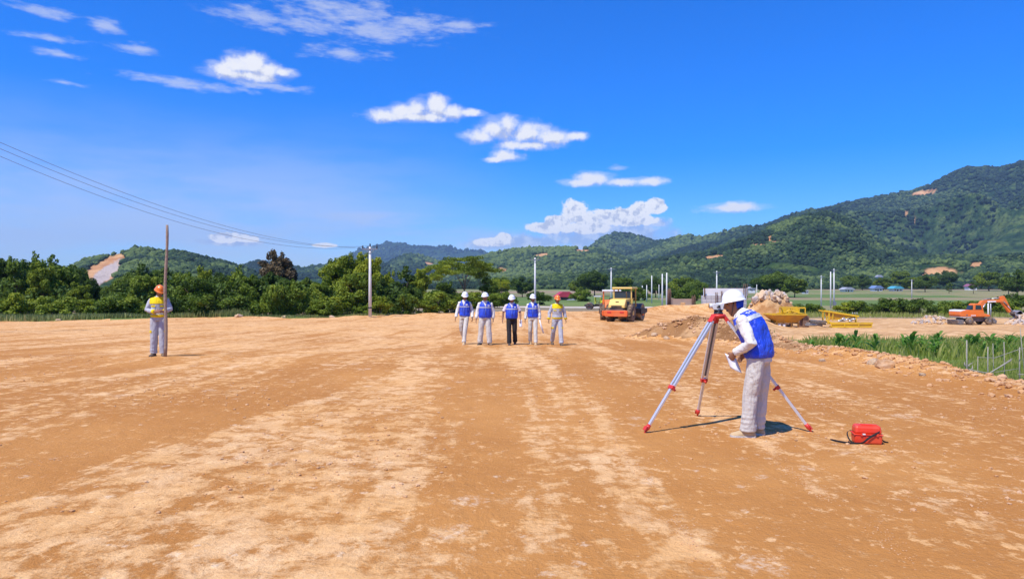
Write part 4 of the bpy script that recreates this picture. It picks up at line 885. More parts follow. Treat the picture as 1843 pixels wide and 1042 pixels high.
# ------------------------------------------------------------------ houses far off
MT['red_roof'] = simple('red_roof', (.42, .035, .06), .6, var=.15); MT['blue_roof'] = simple('blue_roof', (.16, .24, .42), .5, var=.15); MT['cyan_roof'] = simple('turquoise_roof', (.08, .36, .48), .5, var=.1); MT['purple_roof'] = simple('maroon_roof', (.28, .10, .16), .6)
MT['wall_white'] = simple('white_wall', (.70, .70, .68), .8); MT['window'] = simple('dark_window', (.03, .035, .045), .2); MT['wood_dark'] = simple('dark_wood', (.10, .07, .05), .9); MT['grey_roof'] = simple('grey_roof', (.35, .36, .40), .6)
def house(px, base_py, Y, wpx, hpx, roof, wall, label, depth=.8, overhang=.12, zoff=None):
    x = (px - CX) / FPX * Y; w = wpx / FPX * Y; h = hpx / FPX * Y; z = CAMZ - (base_py - CY) / FPX * Y; d = w * depth; wh = h * .55
    root = empty('house', (x, Y, z), random.uniform(-.15, .15), label, 'house', 'houses in the valley')
    MB().box((0, 0, wh / 2 - .6), (w * .86, d * .86, wh + 1.2)).build('wall', MT[wall], root)
    e = overhang * w
    MB().prism([(-w / 2 - e * .3, wh - .1), (-w / 2 - e * .3, wh + .12), (-w * .18, h), (w * .18, h), (w / 2 + e * .3, wh + .12), (w / 2 + e * .3, wh - .1)], -d / 2 - e * .3, d / 2 + e * .3).build('roof', MT[roof], root)
    MB().box((-w * .05, -d * .43 - .03, wh * .4), (w * .12, .06, wh * .78)).build('door', MT['wood_dark'], root)
    for s in (-.27, .25): MB().box((s * w, -d * .43 - .03, wh * .55), (w * .14, .06, wh * .35)).build('window', MT['window'], root)
    return root
house(1016, 545, 225, 34, 20, 'red_roof', 'wood_dark', 'low house with a bright red roof behind the man in the yellow jacket')
house(1032, 546, 222, 24, 9, 'grey_roof', 'wood_dark', 'grey roofed shelter attached right of the red roofed house')
house(1577, 525, 520, 18, 11, 'blue_roof', 'wall_white', 'small house with a blue grey roof left of the turquoise roofed one')
house(1612, 525, 520, 20, 10, 'cyan_roof', 'wall_white', 'small house with a turquoise roof in the fields')
house(1747, 521, 560, 17, 10, 'purple_roof', 'wall_white', 'white house with a maroon roof above the excavator')
house(1524, 526, 500, 20, 9, 'grey_roof', 'wall_white', 'grey roofed house right of the twin poles')
house(1582, 503, 700, 11, 8, 'grey_roof', 'wall_white', 'tiny pale house at the foot of the hill')
house(1815, 515, 600, 16, 9, 'grey_roof', 'wall_white', 'pale house among trees by the right edge')
house(1352, 524, 420, 13, 8, 'grey_roof', 'wall_white', 'small white house behind the surveyor helmet')
house(1449, 528, 420, 10, 6, 'grey_roof', 'wall_white', 'small pale hut right of the stone heap')
house(190, 552, 104, 16, 26, 'grey_roof', 'wall_white', 'white house half hidden in the left treeline')
house(219, 556, 101, 10, 12, 'grey_roof', 'wall_white', 'small white outbuilding in the left treeline')

# ------------------------------------------------------------------ unfinished concrete abutment
MT['concrete'] = simple('raw_concrete', (.52, .52, .52), .9, var=.15, scale=.8, bump=.02, bscale=5, dirt=(.35, .30, .25), dirt_amt=.5)
MT['concrete_pale'] = simple('pale_concrete', (.72, .71, .70), .85, var=.08, scale=.6)
MT['rebar'] = simple('rusty_rebar', (.13, .065, .04), .9, var=.4, scale=3); MT['brown_conc'] = simple('stained_concrete', (.40, .27, .19), .9, var=.3, scale=.7)
Y = 112; cz = gz(34, Y) - .2; k = Y / FPX
ab = empty('concrete_abutment', ((1305 - CX) * k, Y, cz), 0, 'unfinished pale concrete wall with rebar behind the level', 'wall')
def ax(px): return (px - 1305) * k
def azp(py): return CAMZ - (py - CY) * k - cz
MB().box(((ax(1268) + ax(1346)) / 2, .5, (azp(519) + azp(532)) / 2), (ax(1346) - ax(1268), .5, azp(519) - azp(532))).build('upper_wall', MT['concrete_pale'], ab)
bw = (ax(1344) - ax(1264)) / 10; z1 = azp(531.5); nrow = 5; bh = (z1 + .2) / nrow
for r_ in range(nrow):
    for c_ in range(10): MB().box((ax(1264) + bw * (c_ + .5), .35 + random.uniform(-.02, .02), -.2 + bh * (r_ + .5)), (bw * .95, .7, bh * .94)).build('block', MT['concrete'], ab)
MB().box((ax(1304), .55, (z1 - .2) / 2), (ax(1343) - ax(1265), .3, z1 + .15)).build('backing', MT['brown_conc'], ab)
for px, a, b, w in [(1289.5, 488, 552, .45), (1341, 511, 534, .9), (1299, 524, 552, .25), (1268, 519, 530, .15)]:
    for q in range(5): xx = ax(px) + (q - 2) * w / 5; MB().tube([(xx, -.15 + (q % 2) * .2, azp(b) - .4), (xx + random.uniform(-.05, .05), -.15 + (q % 2) * .2, azp(a if px != 1289.5 else 526))], .035, 5).build('rebar', MT['rebar'], ab)
for c_ in range(8): MB().tube([(ax(1268 + c_ * 10), .4, azp(520)), (ax(1268 + c_ * 10), .4, azp(516) + random.uniform(-.1, .1))], .02, 5).build('rebar', MT['rebar'], ab)
lw = empty('culvert_wall', ((1228 - CX) * k, Y, cz), 0, 'low brown culvert wall between two rebar cages left of the concrete wall', 'wall')
def bx_(px): return (px - 1228) * k
MB().box((0, .6, azp(545)), (bx_(1252) - bx_(1208), .6, 1.3)).build('wall', MT['brown_conc'], lw); MB().box((0, -.1, azp(553)), (bx_(1254) - bx_(1206), 1.8, .7)).build('slab', MT['concrete'], lw)
MB().box((bx_(1227), -.7, azp(549.5)), (.7, .5, 1.0)).build('pier', MT['platform'], lw)
for cxp, a, n_ in [(1205, 520, 12), (1249, 532, 8)]:
    for q in range(n_): x_ = bx_(cxp) + (q % 4 - 1.5) * .16; y_ = (q // 4) * .25; MB().tube([(x_, y_, azp(556)), (x_ + random.uniform(-.05, .05), y_, azp(a) + random.uniform(-.3, .2))], .04, 5).build('rebar', MT['rebar'], lw)
tag(MB().box((0, 0, 0), (3.2, 1.6, .18), Matrix.Rotation(R(-10), 3, 'Y')).build('timber_panel', MT['platform'], loc=at(1195, 553, 108)), 'pale tilted board lying left of the low brown wall', 'board')

# ------------------------------------------------------------------ people
MT['skin'] = simple('skin', (.30, .145, .08), .55, var=.12, scale=12)
MT['eye'] = simple('eye', (.02, .015, .012), .25); MT['hair'] = simple('hair', (.012, .010, .010), .7)
MT['vest'] = simple('blue_vest', (.016, .060, .60), rough=.45, var=.15, scale=7.0, bump=.012, bscale=14.0, dirt=(.10, .18, .65), dirt_amt=.35, spec=.5, folds=.05); MT['shirt'] = cloth('cream_shirt', (.74, .72, .66), .12); MT['pink_shirt'] = cloth('pale_pink_shirt', (.74, .64, .68), .05)  # vest: the dirt argument mixes in random patches of lighter blue
MT['beige'] = cloth('beige_trousers', (.60, .57, .51), .16); MT['black_cloth'] = cloth('black_trousers', (.022, .022, .026), .06); MT['coverall'] = cloth('pale_grey_workwear', (.44, .45, .49), .12); MT['yellow'] = cloth('yellow_panel', (.80, .60, .012), .05)
MT['grey_band'] = simple('reflective_band', (.50, .52, .54), .35, var=.1); MT['hat_white'] = simple('white_helmet', (.82, .82, .82), .28, var=.03, coat=.3); MT['hat_orange'] = simple('orange_helmet', (.85, .20, .012), .3, var=.05, coat=.3)
MT['blue_cloth'] = cloth('blue_scarf', (.02, .06, .42), 0.0); MT['shoe_tan'] = simple('dusty_tan_boot', (.52, .37, .20), .9, var=.25, scale=14, bump=.006); MT['shoe_dark'] = simple('dark_shoe', (.05, .04, .035), .7, dirt=(.4, .25, .12), dirt_amt=.5)
MT['paper'] = simple('white_paper', (.80, .80, .82), .8, var=.05); MT['white_mark'] = simple('white_print', (.80, .80, .80), .7); MT['zip'] = simple('zip_tape', (.10, .14, .40), .6)

def remesh(mb, voxel, smooth=6, wrinkle=0.0, wscale=(9, 9, 5), seed=0.0, hem=0.0):
    o = link_mesh('tmp', mb.mesh('tmp')); m = o.modifiers.new('r', 'REMESH'); m.mode = 'VOXEL'; m.voxel_size = voxel; m.use_smooth_shade = True
    s = o.modifiers.new('s', 'SMOOTH'); s.iterations = smooth; s.factor = .5
    dg = bpy.context.evaluated_depsgraph_get(); me = bpy.data.meshes.new_from_object(o.evaluated_get(dg)); old = o.data
    bpy.data.objects.remove(o); bpy.data.meshes.remove(old)
    if wrinkle:
        n = len(me.vertices); co = np.empty(n * 3); me.vertices.foreach_get('co', co); co = co.reshape(-1, 3); nr = np.empty(n * 3); me.vertices.foreach_get('normal', nr); nr = nr.reshape(-1, 3)
        w = np.array([mnoise.noise(Vector((c[0] * wscale[0] + seed, c[1] * wscale[1], c[2] * wscale[2] + c[0] * 3))) + .6 * abs(mnoise.noise(Vector((c[0] * wscale[0] * 2 + seed, c[1] * wscale[1] * 2 + 5, c[2] * wscale[2] * 2.4)))) for c in co])
        if hem: w = w + hem * np.clip((.34 - co[:, 2]) / .25, 0, 1) * np.array([mnoise.noise(Vector((c[0] * 5 + seed, c[1] * 5, c[2] * 26))) for c in co])
        co = co + nr * (w * wrinkle)[:, None]; me.vertices.foreach_set('co', co.ravel()); me.update()
    me.polygons.foreach_set('use_smooth', [True] * len(me.polygons)); me.materials.clear()
    return me
def shell(me, cond, off, name, mat, parent):
    """a patch of cloth lying on a garment: the faces that satisfy cond, lifted off"""
    n = len(me.vertices); co = np.empty(n * 3); me.vertices.foreach_get('co', co); co = co.reshape(-1, 3); nr = np.empty(n * 3); me.vertices.foreach_get('normal', nr); nr = nr.reshape(-1, 3)
    k = cond(co, nr); f = [tuple(p.vertices) for p in me.polygons if all(k[i] for i in p.vertices)]
    if not f: return None
    u = sorted({i for q in f for i in q}); ix = {a: b for b, a in enumerate(u)}
    m2 = bpy.data.meshes.new(name); m2.from_pydata([tuple(co[i] + nr[i] * off) for i in u], [], [tuple(ix[i] for i in q) for q in f]); m2.polygons.foreach_set('use_smooth', [True] * len(f)); m2.update()
    return link_mesh(name, m2, mat, parent)
def drop_faces(me, cond):
    bm = bmesh.new(); bm.from_mesh(me); bmesh.ops.delete(bm, geom=[f for f in bm.faces if cond(f.calc_center_median())], context='FACES'); bm.to_mesh(me); bm.free(); me.update()

def hand(mb, wrist, d, n, L=1.0, curl=.5, side=1):
    """palm, four fingers of different length with bends, thumb at the side of the palm. d: pointing, n: palm normal"""
    d = d.normalized(); n = (n - d * n.dot(d)).normalized(); s = d.cross(n) * side
    mb.tube([wrist - d * .01, wrist + d * .03, wrist + d * .065, wrist + d * .092], [(.022, .026), (.017, .036), (.015, .042), (.012, .038)], 10, True, n)
    for k, (o, l) in enumerate([(.029, .066), (.010, .076), (-.010, .070), (-.028, .055)]):
        b = wrist + d * .082 + s * o; l *= L; a1 = d * math.cos(curl * .6) + n * math.sin(curl * .6); a2 = d * math.cos(curl * 1.6) + n * math.sin(curl * 1.6)
        mb.tube([b, b + a1 * l * .5, b + a1 * l * .5 + a2 * l * .5], [.0098, .0092, .0080], 7)
    b = wrist + d * .028 + s * .030; t = (d * .62 + s * .62 + n * .35).normalized(); mb.tube([b - s * .012, b + t * .035, b + t * .035 + (d * .8 + n * .5).normalized() * .03], [.013, .0115, .009], 7)

def person(loc, rz, P, style, label, s=1.0, voxel=.011, name='person'):
    """P: pose joints in a frame where the person faces -Y, +X is the person's left"""
    root = empty(name, loc, rz, label, 'person'); root.scale = (s,) * 3; seed = P.get('seed', 0) * 3.7
    spine = [Vector(q) for q in P['spine']]; sec = [(0, .15, .105), (.14, .168, .12), (.34, .154, .112), (.56, .160, .118), (.74, .172, .118), (.86, .160, .102), (.94, .115, .085), (1.02, .068, .066)]
    L_ = [0]
    for a, b in zip(spine[:-1], spine[1:]): L_.append(L_[-1] + (b - a).length)
    def sp(t):
        q = t * L_[-1]
        for i in range(len(spine) - 1):
            if q <= L_[i + 1] or i == len(spine) - 2: return spine[i].lerp(spine[i + 1], (q - L_[i]) / (L_[i + 1] - L_[i]))
    belly = P.get('belly', 0.0)
    def torso(mb, inf, t0=-.02, t1=1.02, n=22):
        ts = np.linspace(t0, t1, 13); pts = [sp(t) for t in ts]; rr = []
        for t in ts: b = belly * math.exp(-((t - .35) / .22) ** 2); rr.append((np.interp(t, [q[0] for q in sec], [q[1] for q in sec]) + inf + b * .5, np.interp(t, [q[0] for q in sec], [q[2] for q in sec]) + inf + b))
        mb.tube(pts, rr, n, True, (1, 0, 0))
    head = Vector(P['head']); HR = Matrix.Translation(head) @ Matrix.Rotation(R(P.get('yaw', 0)), 4, 'Z') @ Matrix.Rotation(R(P.get('nod', 0)), 4, 'X'); neck = spine[-1]
    J = {k: Vector(v) for k, v in P.items() if k[:2] in ('sh', 'el', 'wr', 'hi', 'kn', 'an')}
    # body: one continuous surface
    b = MB(); torso(b, -.030)
    prof = [(-.116, .022, .026, -.058), (-.105, .042, .046, -.040), (-.075, .056, .070, -.018), (-.035, .066, .086, -.006), (.01, .072, .094, 0), (.05, .075, .096, .004), (.085, .066, .085, .006), (.108, .040, .055, .006), (.118, .012, .02, .006)]
    b2 = MB(); b2.tube([(0, y, z) for z, w, d, y in prof], [(w, d) for z, w, d, y in prof], 18, True, (1, 0, 0))
    b2.tube([(0, -.088, .028), (0, -.104, -.012), (0, -.112, -.022), (0, -.092, -.036)], [.010, .014, .017, .012], 8)
    b2.ball((0, -.078, .042), (.058, .022, .012), 10, 6); b2.ball((0, -.084, -.062), (.026, .014, .012), 10, 6)
    for q in (-1, 1): b2.ball((q * .074, .010, -.005), (.012, .022, .032), 8, 6); b2.ball((q * .045, -.062, -.012), (.022, .020, .016), 8, 6)
    b._add(b2.v, b2.f, True, HR)
    b.tube([sp(.92), neck + Vector((0, 0, .01)), head + (HR.to_3x3() @ Vector((0, .02, -.06)))], [.062, .056, .052], 12)
    for q in 'LR':
        b.tube([J['sh' + q], J['sh' + q].lerp(J['el' + q], .5), J['el' + q], J['el' + q].lerp(J['wr' + q], .4), J['wr' + q]], [.055, .047, .038, .037, .026], 12)
        d = (J['wr' + q] - J['el' + q]).normalized(); hd = Vector(P.get('hd' + q, tuple(d))); hn = Vector(P.get('hn' + q, (1 if q == 'R' else -1, 0, 0))); hand(b, J['wr' + q], hd, hn, 1.0, P.get('curl' + q, .55), 1 if q == 'R' else -1)
        b.tube([J['hi' + q], J['hi' + q].lerp(J['kn' + q], .5), J['kn' + q], J['kn' + q].lerp(J['an' + q], .4), J['an' + q] - Vector((0, 0, .03))], [.070, .064, .048, .048, .034], 12)
    me = remesh(b, min(voxel, .0085), 2); me.materials.append(MT['skin']); me.materials.append(MT['eye'])
    body = link_mesh('body', me, None, root); inv = HR.inverted()
    for p in me.polygons:
        c = inv @ p.center
        if c.y < -.05 and ((abs(abs(c.x) - .030) < .014 and abs(c.z - .016) < .008) or (abs(c.x) < .024 and abs(c.z + .060) < .004)) : p.material_index = 1
    cv = np.array(inv)
    def hl(co): return co @ cv[:3, :3].T + cv[:3, 3]
    shell(me, lambda co, nr: (lambda h: (np.abs(h[:, 0]) < .2) & (np.abs(h[:, 1]) < .2) & (np.abs(h[:, 2]) < .2) & (((h[:, 1] > .012) & (h[:, 2] > -.062)) | (h[:, 2] > .06)) & ~((np.abs(h[:, 0]) > .076) & (h[:, 2] < .03)))(hl(co)), .007, 'hair', MT['hair'], root)
    # helmet
    hb = MB(); n, mr = 28, 9; V = []; F = []
    for i in range(mr):
        t = i / (mr - 1) * math.pi / 2 * .985
        for k in range(n):
            a = 2 * math.pi * k / n; x = .104 * math.cos(t) * math.cos(a); y = .124 * math.cos(t) * math.sin(a); z = .045 + .114 * math.sin(t) ** .92; z += .008 * math.exp(-(x / .022) ** 2) * math.sin(t); V.append((x, y, z))
    rim = len(V)
    for (e, dz) in ((.016, -.006), (.018, -.014), (.004, -.012)):
        for k in range(n):
            a = 2 * math.pi * k / n; f = max(0, -math.sin(a)) ** 2; V.append(((.104 + e * (1 + .3 * f)) * math.cos(a), (.124 + e * (1 + 1.9 * f)) * math.sin(a), .045 + dz - .010 * f * (e > .01)))
    def quad(i, j, k): return (i * n + k, i * n + (k + 1) % n, j * n + (k + 1) % n, j * n + k)
    for i in range(mr - 1):
        for k in range(n): F.append(quad(i, i + 1, k))
    F.append(tuple(range((mr - 1) * n, mr * n))); ring = [0, mr, mr + 1, mr + 2]
    for a_, c_ in zip(ring[:-1], ring[1:]):
        for k in range(n): F.append(quad(c_, a_, k))
    hb._add(V, F, True, HR); hat = hb.build('helmet', MT[style['hat']], root)
    st = MB(); 
    for q in (-1, 1): st.tube([HR @ Vector((q * .080, -.01, .04)), HR @ Vector((q * .074, -.035, -.05)), HR @ Vector((q * .02, -.052, -.122))], .0045, 5)
    st.build('chin_strap', MT['dark'], hat)
    # trousers, shirt, vest
    tr = MB(); torso(tr, .006, -.06, .26); lw = style.get('leg', 1.0)
    for q in 'LR':
        hp, kn, an = J['hi' + q], J['kn' + q], J['an' + q]; lo = an.lerp(kn, .02) - Vector((0, 0, .015))
        tr.tube([hp + Vector((0, 0, .05)), hp.lerp(kn, .35), hp.lerp(kn, .8), kn, kn.lerp(an, .35), kn.lerp(an, .75), lo], [k_ * lw for k_ in (.100, .100, .088, .082, .082, .080, .084)], 14)
    tme = remesh(tr, voxel * .85, 3, style.get('fold', .010), (11, 11, 4.5), seed, .9); trs = link_mesh('trousers', tme, MT[style['trousers']], root)
    sh = MB(); torso(sh, (.018 if style.get('back') else .010) if style.get('vest') else .016, style.get('hem', .16), 1.03)
    sh.tube([sp(.95), sp(1.0) + Vector((0, .006, .0)), neck + (head - neck) * .36 + Vector((0, .006, -.01))], [(.09, .08), (.072, .072), (.068, .070)], 14)
    for q in 'LR':
        a, e, w = J['sh' + q], J['el' + q], J['wr' + q]; inw = (sp(.86) - a) * .35
        if style.get('short'): sh.tube([a + inw, a, a.lerp(e, .45), a.lerp(e, .80)], [.060, .062, .064, .066], 14)
        else: sh.tube([a + inw, a, a.lerp(e, .5), e, e.lerp(w, .4), e.lerp(w, .80), e.lerp(w, .95)], [.060, .062, .062, .060, .056, .049, .046], 14)
    sme = remesh(sh, voxel * .9, 3, .011, (9, 9, 10), seed + 2); 
    shirt = link_mesh('jacket' if not style.get('vest') else 'shirt', sme, MT[style['shirt']], root)
    zc = sp(.66).z
    if style.get('vest'):
        vb = MB(); torso(vb, .036 if style.get('back') else .026, style.get('vhem', .10), .985, 26)
        for q in 'LR': a = J['sh' + q]; vb.tube([sp(.9), sp(.88).lerp(a, .62) + Vector((0, 0, .022))], [.075, .058], 12)
        vme = remesh(vb, voxel * .9, 3, .012 if style.get('back') else .009, (12, 12, 5), seed + 4)
        if style.get('vneck', True): drop_faces(vme, lambda c: c.y < .0 and c.z > zc + .02 and abs(c.x) < (c.z - zc - .02) * .40)
        vest = link_mesh('vest', vme, MT['vest'], root)
        if style.get('back'):
            up = (spine[-1] - spine[-2]).normalized(); o_ = sp(.80)
            def tz(co): return (co - np.array(o_)) @ np.array(up)
            bandc = lambda co, nr: (tz(co) > -.030) & (tz(co) < .030) & (np.abs(co[:, 0]) < .21)
            shell(vme, bandc, .004, 'reflective_band', MT['grey_band'], vest)
            xs = -.125
            for k in range(9):                               # worn white print across the shoulders: letter-like strokes
                w_ = .020 if k != 4 else .010; x0 = xs; xs += w_ + .009
                shell(vme, lambda co, nr, x0=x0, w_=w_, k=k: (tz(co) > .052 + .006 * (k % 3 == 1)) & (tz(co) < .083) & (co[:, 0] > x0) & (co[:, 0] < x0 + w_) & (nr[:, 1] > -.1), .004, 'print_mark', MT['white_mark'], vest)
        else:
            shell(vme, lambda co, nr: (np.abs(co[:, 2] - (zc - .005)) < .020) & (np.abs(co[:, 0]) < .185), .004, 'reflective_band', MT['grey_band'], vest)
            shell(vme, lambda co, nr: (np.abs(co[:, 2] - (zc + .060)) < .020) & (np.abs(co[:, 0] - .100) < .034) & (co[:, 1] < 0), .005, 'badge', MT['white_mark'], vest)
            zl = MB(); f0 = sp(.2) + Vector((0, -.158 - belly, 0)); f1 = sp(.62) + Vector((0, -.150 - belly * .3, 0)); zl.tube([f0, f0.lerp(f1, .5) + Vector((0, -.004, 0)), f1], .008, 6); zl.build('zip', MT['zip'], vest)
    if style.get('panels'):
        shell(sme, lambda co, nr: (co[:, 2] > zc + .015) & (np.abs(co[:, 0]) < .195) & (co[:, 2] < neck.z + .01), .006, 'shoulder_yoke', MT['yellow'], shirt)
        for q in (-1, 1):
            shell(sme, lambda co, nr, q=q: (np.abs(co[:, 2] - (zc - .035)) < .026) & (np.abs(co[:, 0] - q * .095) < .050) & (co[:, 1] < 0), .007, 'pocket_flap', MT['yellow'], shirt)
            shell(tme, lambda co, nr, q=q: (np.abs(co[:, 2] - .60) < .035) & (co[:, 0] * q > .13), .007, 'pocket_flap', MT['yellow'], trs)
        hz_ = sp(style.get('hem', .16)).z; shell(sme, lambda co, nr: (co[:, 2] < hz_ + .055) & (np.abs(co[:, 0]) < .20) & (co[:, 2] > hz_ - .05), .007, 'hem_band', MT['yellow'], shirt)
        for q in 'LR':
            e, w = J['el' + q], J['wr' + q]; c_ = np.array(e.lerp(w, .86)); shell(sme, lambda co, nr, c_=c_: np.linalg.norm(co - c_, axis=1) < .062, .006, 'cuff', MT['yellow'], shirt)
    if style.get('scarf'): shell(me, lambda co, nr: (lambda h: (np.abs(h[:, 0]) < .2) & (np.abs(h[:, 1]) < .2) & (h[:, 1] > .005) & (h[:, 2] > -.058) & (h[:, 2] < .07))(hl(co)), .014, 'head_scarf', MT['blue_cloth'], root)
    # shoes
    for q in 'LR':
        an = J['an' + q]; fd = Vector(P.get('ft' + q, (0, -1, 0))).normalized(); pit = P.get('fp' + q, 0.0); fx = fd * math.cos(pit) + Vector((0, 0, -math.sin(pit))); sd = Vector((0, 0, 1)).cross(fd); up = sd.cross(fx) * -1
        if up.z < 0: up = -up
        o_ = an - up * .078; V = []; F = []; secs = [(-.085, .012, .030), (-.075, .032, .060), (-.04, .040, .085), (.0, .041, .105), (.04, .041, .098), (.075, .044, .074), (.115, .048, .056), (.15, .045, .046), (.175, .034, .036), (.188, .012, .020)]; m = 10
        for (t, w, h) in secs:
            for k in range(m):
                a = math.pi * k / (m - 1); V.append(o_ + fx * t + sd * (w * math.cos(a)) + up * (h * math.sin(a) ** .7))
        for i in range(len(secs) - 1):
            for k in range(m - 1): F.append((i * m + k, i * m + k + 1, (i + 1) * m + k + 1, (i + 1) * m + k))
            F.append((i * m, (i + 1) * m, (i + 1) * m + m - 1, i * m + m - 1))
        F += [tuple(range(m)), tuple(range((len(secs) - 1) * m, len(secs) * m))]
        so = MB(); so._add(V, F, True); sho = so.build('shoe', MT[style['shoe']], root)
        sl = MB(); sl.prism([((t) , (w + .004) * sg) for sg in (1,) for (t, w, h) in secs] + [(t, -(w + .004)) for (t, w, h) in reversed(secs)], -.004, .016, 'z', Matrix.Translation(o_) @ Matrix((( fx.x, sd.x, up.x, 0), (fx.y, sd.y, up.y, 0), (fx.z, sd.z, up.z, 0), (0, 0, 0, 1)))); sl.build('sole', MT['dark'] if style['shoe'] != 'shoe_tan' else MT['beige'], sho)
    return root

def walk(**kw):
    P = dict(spine=[(0, 0, .87), (0, .005, 1.05), (0, -.005, 1.22), (0, .01, 1.42)], head=(0, -.03, 1.565), nod=8,
        shL=(.170, .01, 1.345), shR=(-.170, .01, 1.345), elL=(.235, .04, 1.09), elR=(-.235, .02, 1.09), wrL=(.255, -.03, .87), wrR=(-.255, -.05, .87),
        hiL=(.088, 0, .86), hiR=(-.088, 0, .86), knL=(.10, -.05, .47), knR=(-.10, .02, .47), anL=(.105, .02, .082), anR=(-.105, .05, .082)); P.update(kw); return P
def stand_z(x, y): return gz(x, y) - .004
grp = [  # px, depth, height scale, pose, style, label
    (836, 23.4, 1.05, walk(seed=1, yaw=16, nod=16, knL=(.05, -.16, .49), anL=(.03, -.26, .085), knR=(-.12, .06, .46), anR=(-.06, .32, .16), fpR=.55, ftL=(.1, -1, 0), elL=(.245, .10, 1.09), wrL=(.285, -.06, .87), elR=(-.25, .0, 1.09), wrR=(-.285, -.10, .88), hiL=(.085, -.02, .855), spine=[(0, 0, .87), (.012, .0, 1.05), (.015, -.01, 1.22), (.01, -.01, 1.42)], head=(.025, -.055, 1.56)), dict(vest=1, hat='hat_white', shirt='shirt', trousers='beige', shoe='shoe_tan', leg=.86), 'man in white helmet and blue vest, leftmost of the walking five'),
    (873, 23.0, 1.03, walk(seed=2, yaw=-20, nod=5, knL=(.11, -.06, .47), anL=(.135, -.05, .082), knR=(-.12, .02, .47), anR=(-.15, .05, .082), ftL=(.35, -1, 0), ftR=(-.45, -1, 0), belly=.018, elL=(.25, .05, 1.09), wrL=(.25, .0, .85), wrR=(-.27, -.02, .86)), dict(vest=1, hat='hat_white', shirt='shirt', trousers='beige', shoe='shoe_dark', vhem=.03, leg=.98, fold=.013), 'man in white helmet and baggy beige trousers, second from left of the walking five'),
    (921, 23.1, .985, walk(seed=3, yaw=-8, nod=14, belly=.040, knL=(.10, .02, .47), anL=(.115, .16, .095), knR=(-.09, -.10, .47), anR=(-.085, -.20, .082), fpL=.25, elL=(.275, .03, 1.11), wrL=(.285, -.07, .90), elR=(-.28, .03, 1.10), wrR=(-.30, -.04, .87)), dict(vest=1, hat='hat_white', shirt='pink_shirt', trousers='black_cloth', shoe='shoe_dark', short=1, vhem=.06, leg=.88), 'man in white helmet and short sleeves with black trousers, middle of the walking five'),
    (959, 23.2, 1.0, walk(seed=4, yaw=10, nod=8, knL=(.10, -.12, .48), anL=(.11, -.20, .082), knR=(-.095, .03, .47), anR=(-.10, .22, .12), wrL=(.25, -.01, .86), elR=(-.24, .07, 1.09), wrR=(-.275, .03, .86), fpR=.4), dict(vest=1, hat='hat_white', shirt='shirt', trousers='beige', shoe='shoe_tan', leg=.84), 'man in white helmet and blue vest carrying a white paper roll'),
    (1003, 22.9, .975, walk(seed=5, yaw=6, nod=12, knL=(.10, -.12, .48), anL=(.105, -.22, .085), knR=(-.13, .05, .46), anR=(-.14, .28, .15), fpR=.5, elL=(.265, .06, 1.10), elR=(-.275, .02, 1.10), wrL=(.30, .02, .88), wrR=(-.31, -.06, .88)), dict(hat='hat_orange', shirt='coverall', trousers='coverall', shoe='shoe_dark', panels=1, hem=.06, leg=.92, fold=.012), 'man in orange helmet and yellow shouldered jacket, rightmost of the walking five')]
walkers = []
for px, Y, s, P, st, lb in grp:
    x = (px - CX) / FPX * Y; walkers.append(person((x, Y, stand_z(x, Y)), R({836: -7, 873: 6, 921: 2, 959: -4, 1003: 5}[px]), P, st, lb, s, .012)); wd = {836: .95, 873: 1.06, 921: 1.05, 959: .94, 1003: .98}[px]; walkers[-1].scale = (s * wd, s * wd, s)
# the man holding the wooden pole
SX, SY = (286 - CX) / FPX * 16.9, 16.9
pm = walk(seed=6, yaw=30, nod=24, spine=[(0, 0, .88), (0, .005, 1.06), (0, -.01, 1.22), (.005, -.01, 1.42)], head=(.03, -.06, 1.555), knL=(.09, -.03, .47), anL=(.10, -.02, .082), knR=(-.10, -.02, .47), anR=(-.115, .0, .082), ftL=(.35, -1, 0), ftR=(-.2, -1, 0),
    elL=(.26, -.06, 1.12), wrL=(.165, -.27, 1.08), hdL=(-.9, -.45, .05), hnL=(-.3, .9, 0), elR=(-.25, -.05, 1.11), wrR=(-.03, -.25, 1.07), hdR=(.9, -.35, .1), hnR=(.3, .9, 0), curlL=1.1, curlR=.9)
staffman = person((SX, SY, stand_z(SX, SY)), R(14), pm, dict(hat='hat_orange', shirt='coverall', trousers='coverall', shoe='shoe_dark', panels=1, hem=.12), 'man in orange helmet and yellow shouldered jacket standing with a tall wooden pole', 1.03, .012)
# the surveyor bent over the level, seen from behind his left side
VX, VY = (1352 - CX) / FPX * 7.50, 7.50
ps = dict(seed=7, spine=[(0, .085, .83), (0, .078, 1.0), (0, .012, 1.17), (0, -.105, 1.335)], head=(0, -.190, 1.445), nod=10, yaw=28,
    shL=(.175, -.045, 1.275), shR=(-.175, -.045, 1.275), elL=(.245, .075, 1.035), wrL=(.170, -.125, .915), hdL=(-.25, -.60, -.72), hnL=(-.95, 0, .25), elR=(-.24, .02, 1.04), wrR=(-.17, -.10, .90), hdR=(.2, -.6, -.6), hnR=(.6, 0, -.6), curlL=.75, curlR=.6,
    hiL=(.088, .085, .83), hiR=(-.088, .085, .83), knL=(.10, .02, .46), knR=(-.11, .075, .46), anL=(.085, -.01, .082), anR=(-.115, .03, .082), ftL=(.40, -.9, 0), ftR=(.25, -1, 0))
surveyor = person((VX, VY, stand_z(VX, VY)), R(-126), ps, dict(vest=1, hat='hat_white', shirt='shirt', trousers='beige', shoe='shoe_tan', back=1, vneck=False, scarf=1, vhem=.07, hem=-.02, fold=.012, leg=.95), 'surveyor in white helmet and blue vest bending to look through the level', 1.0, .009)
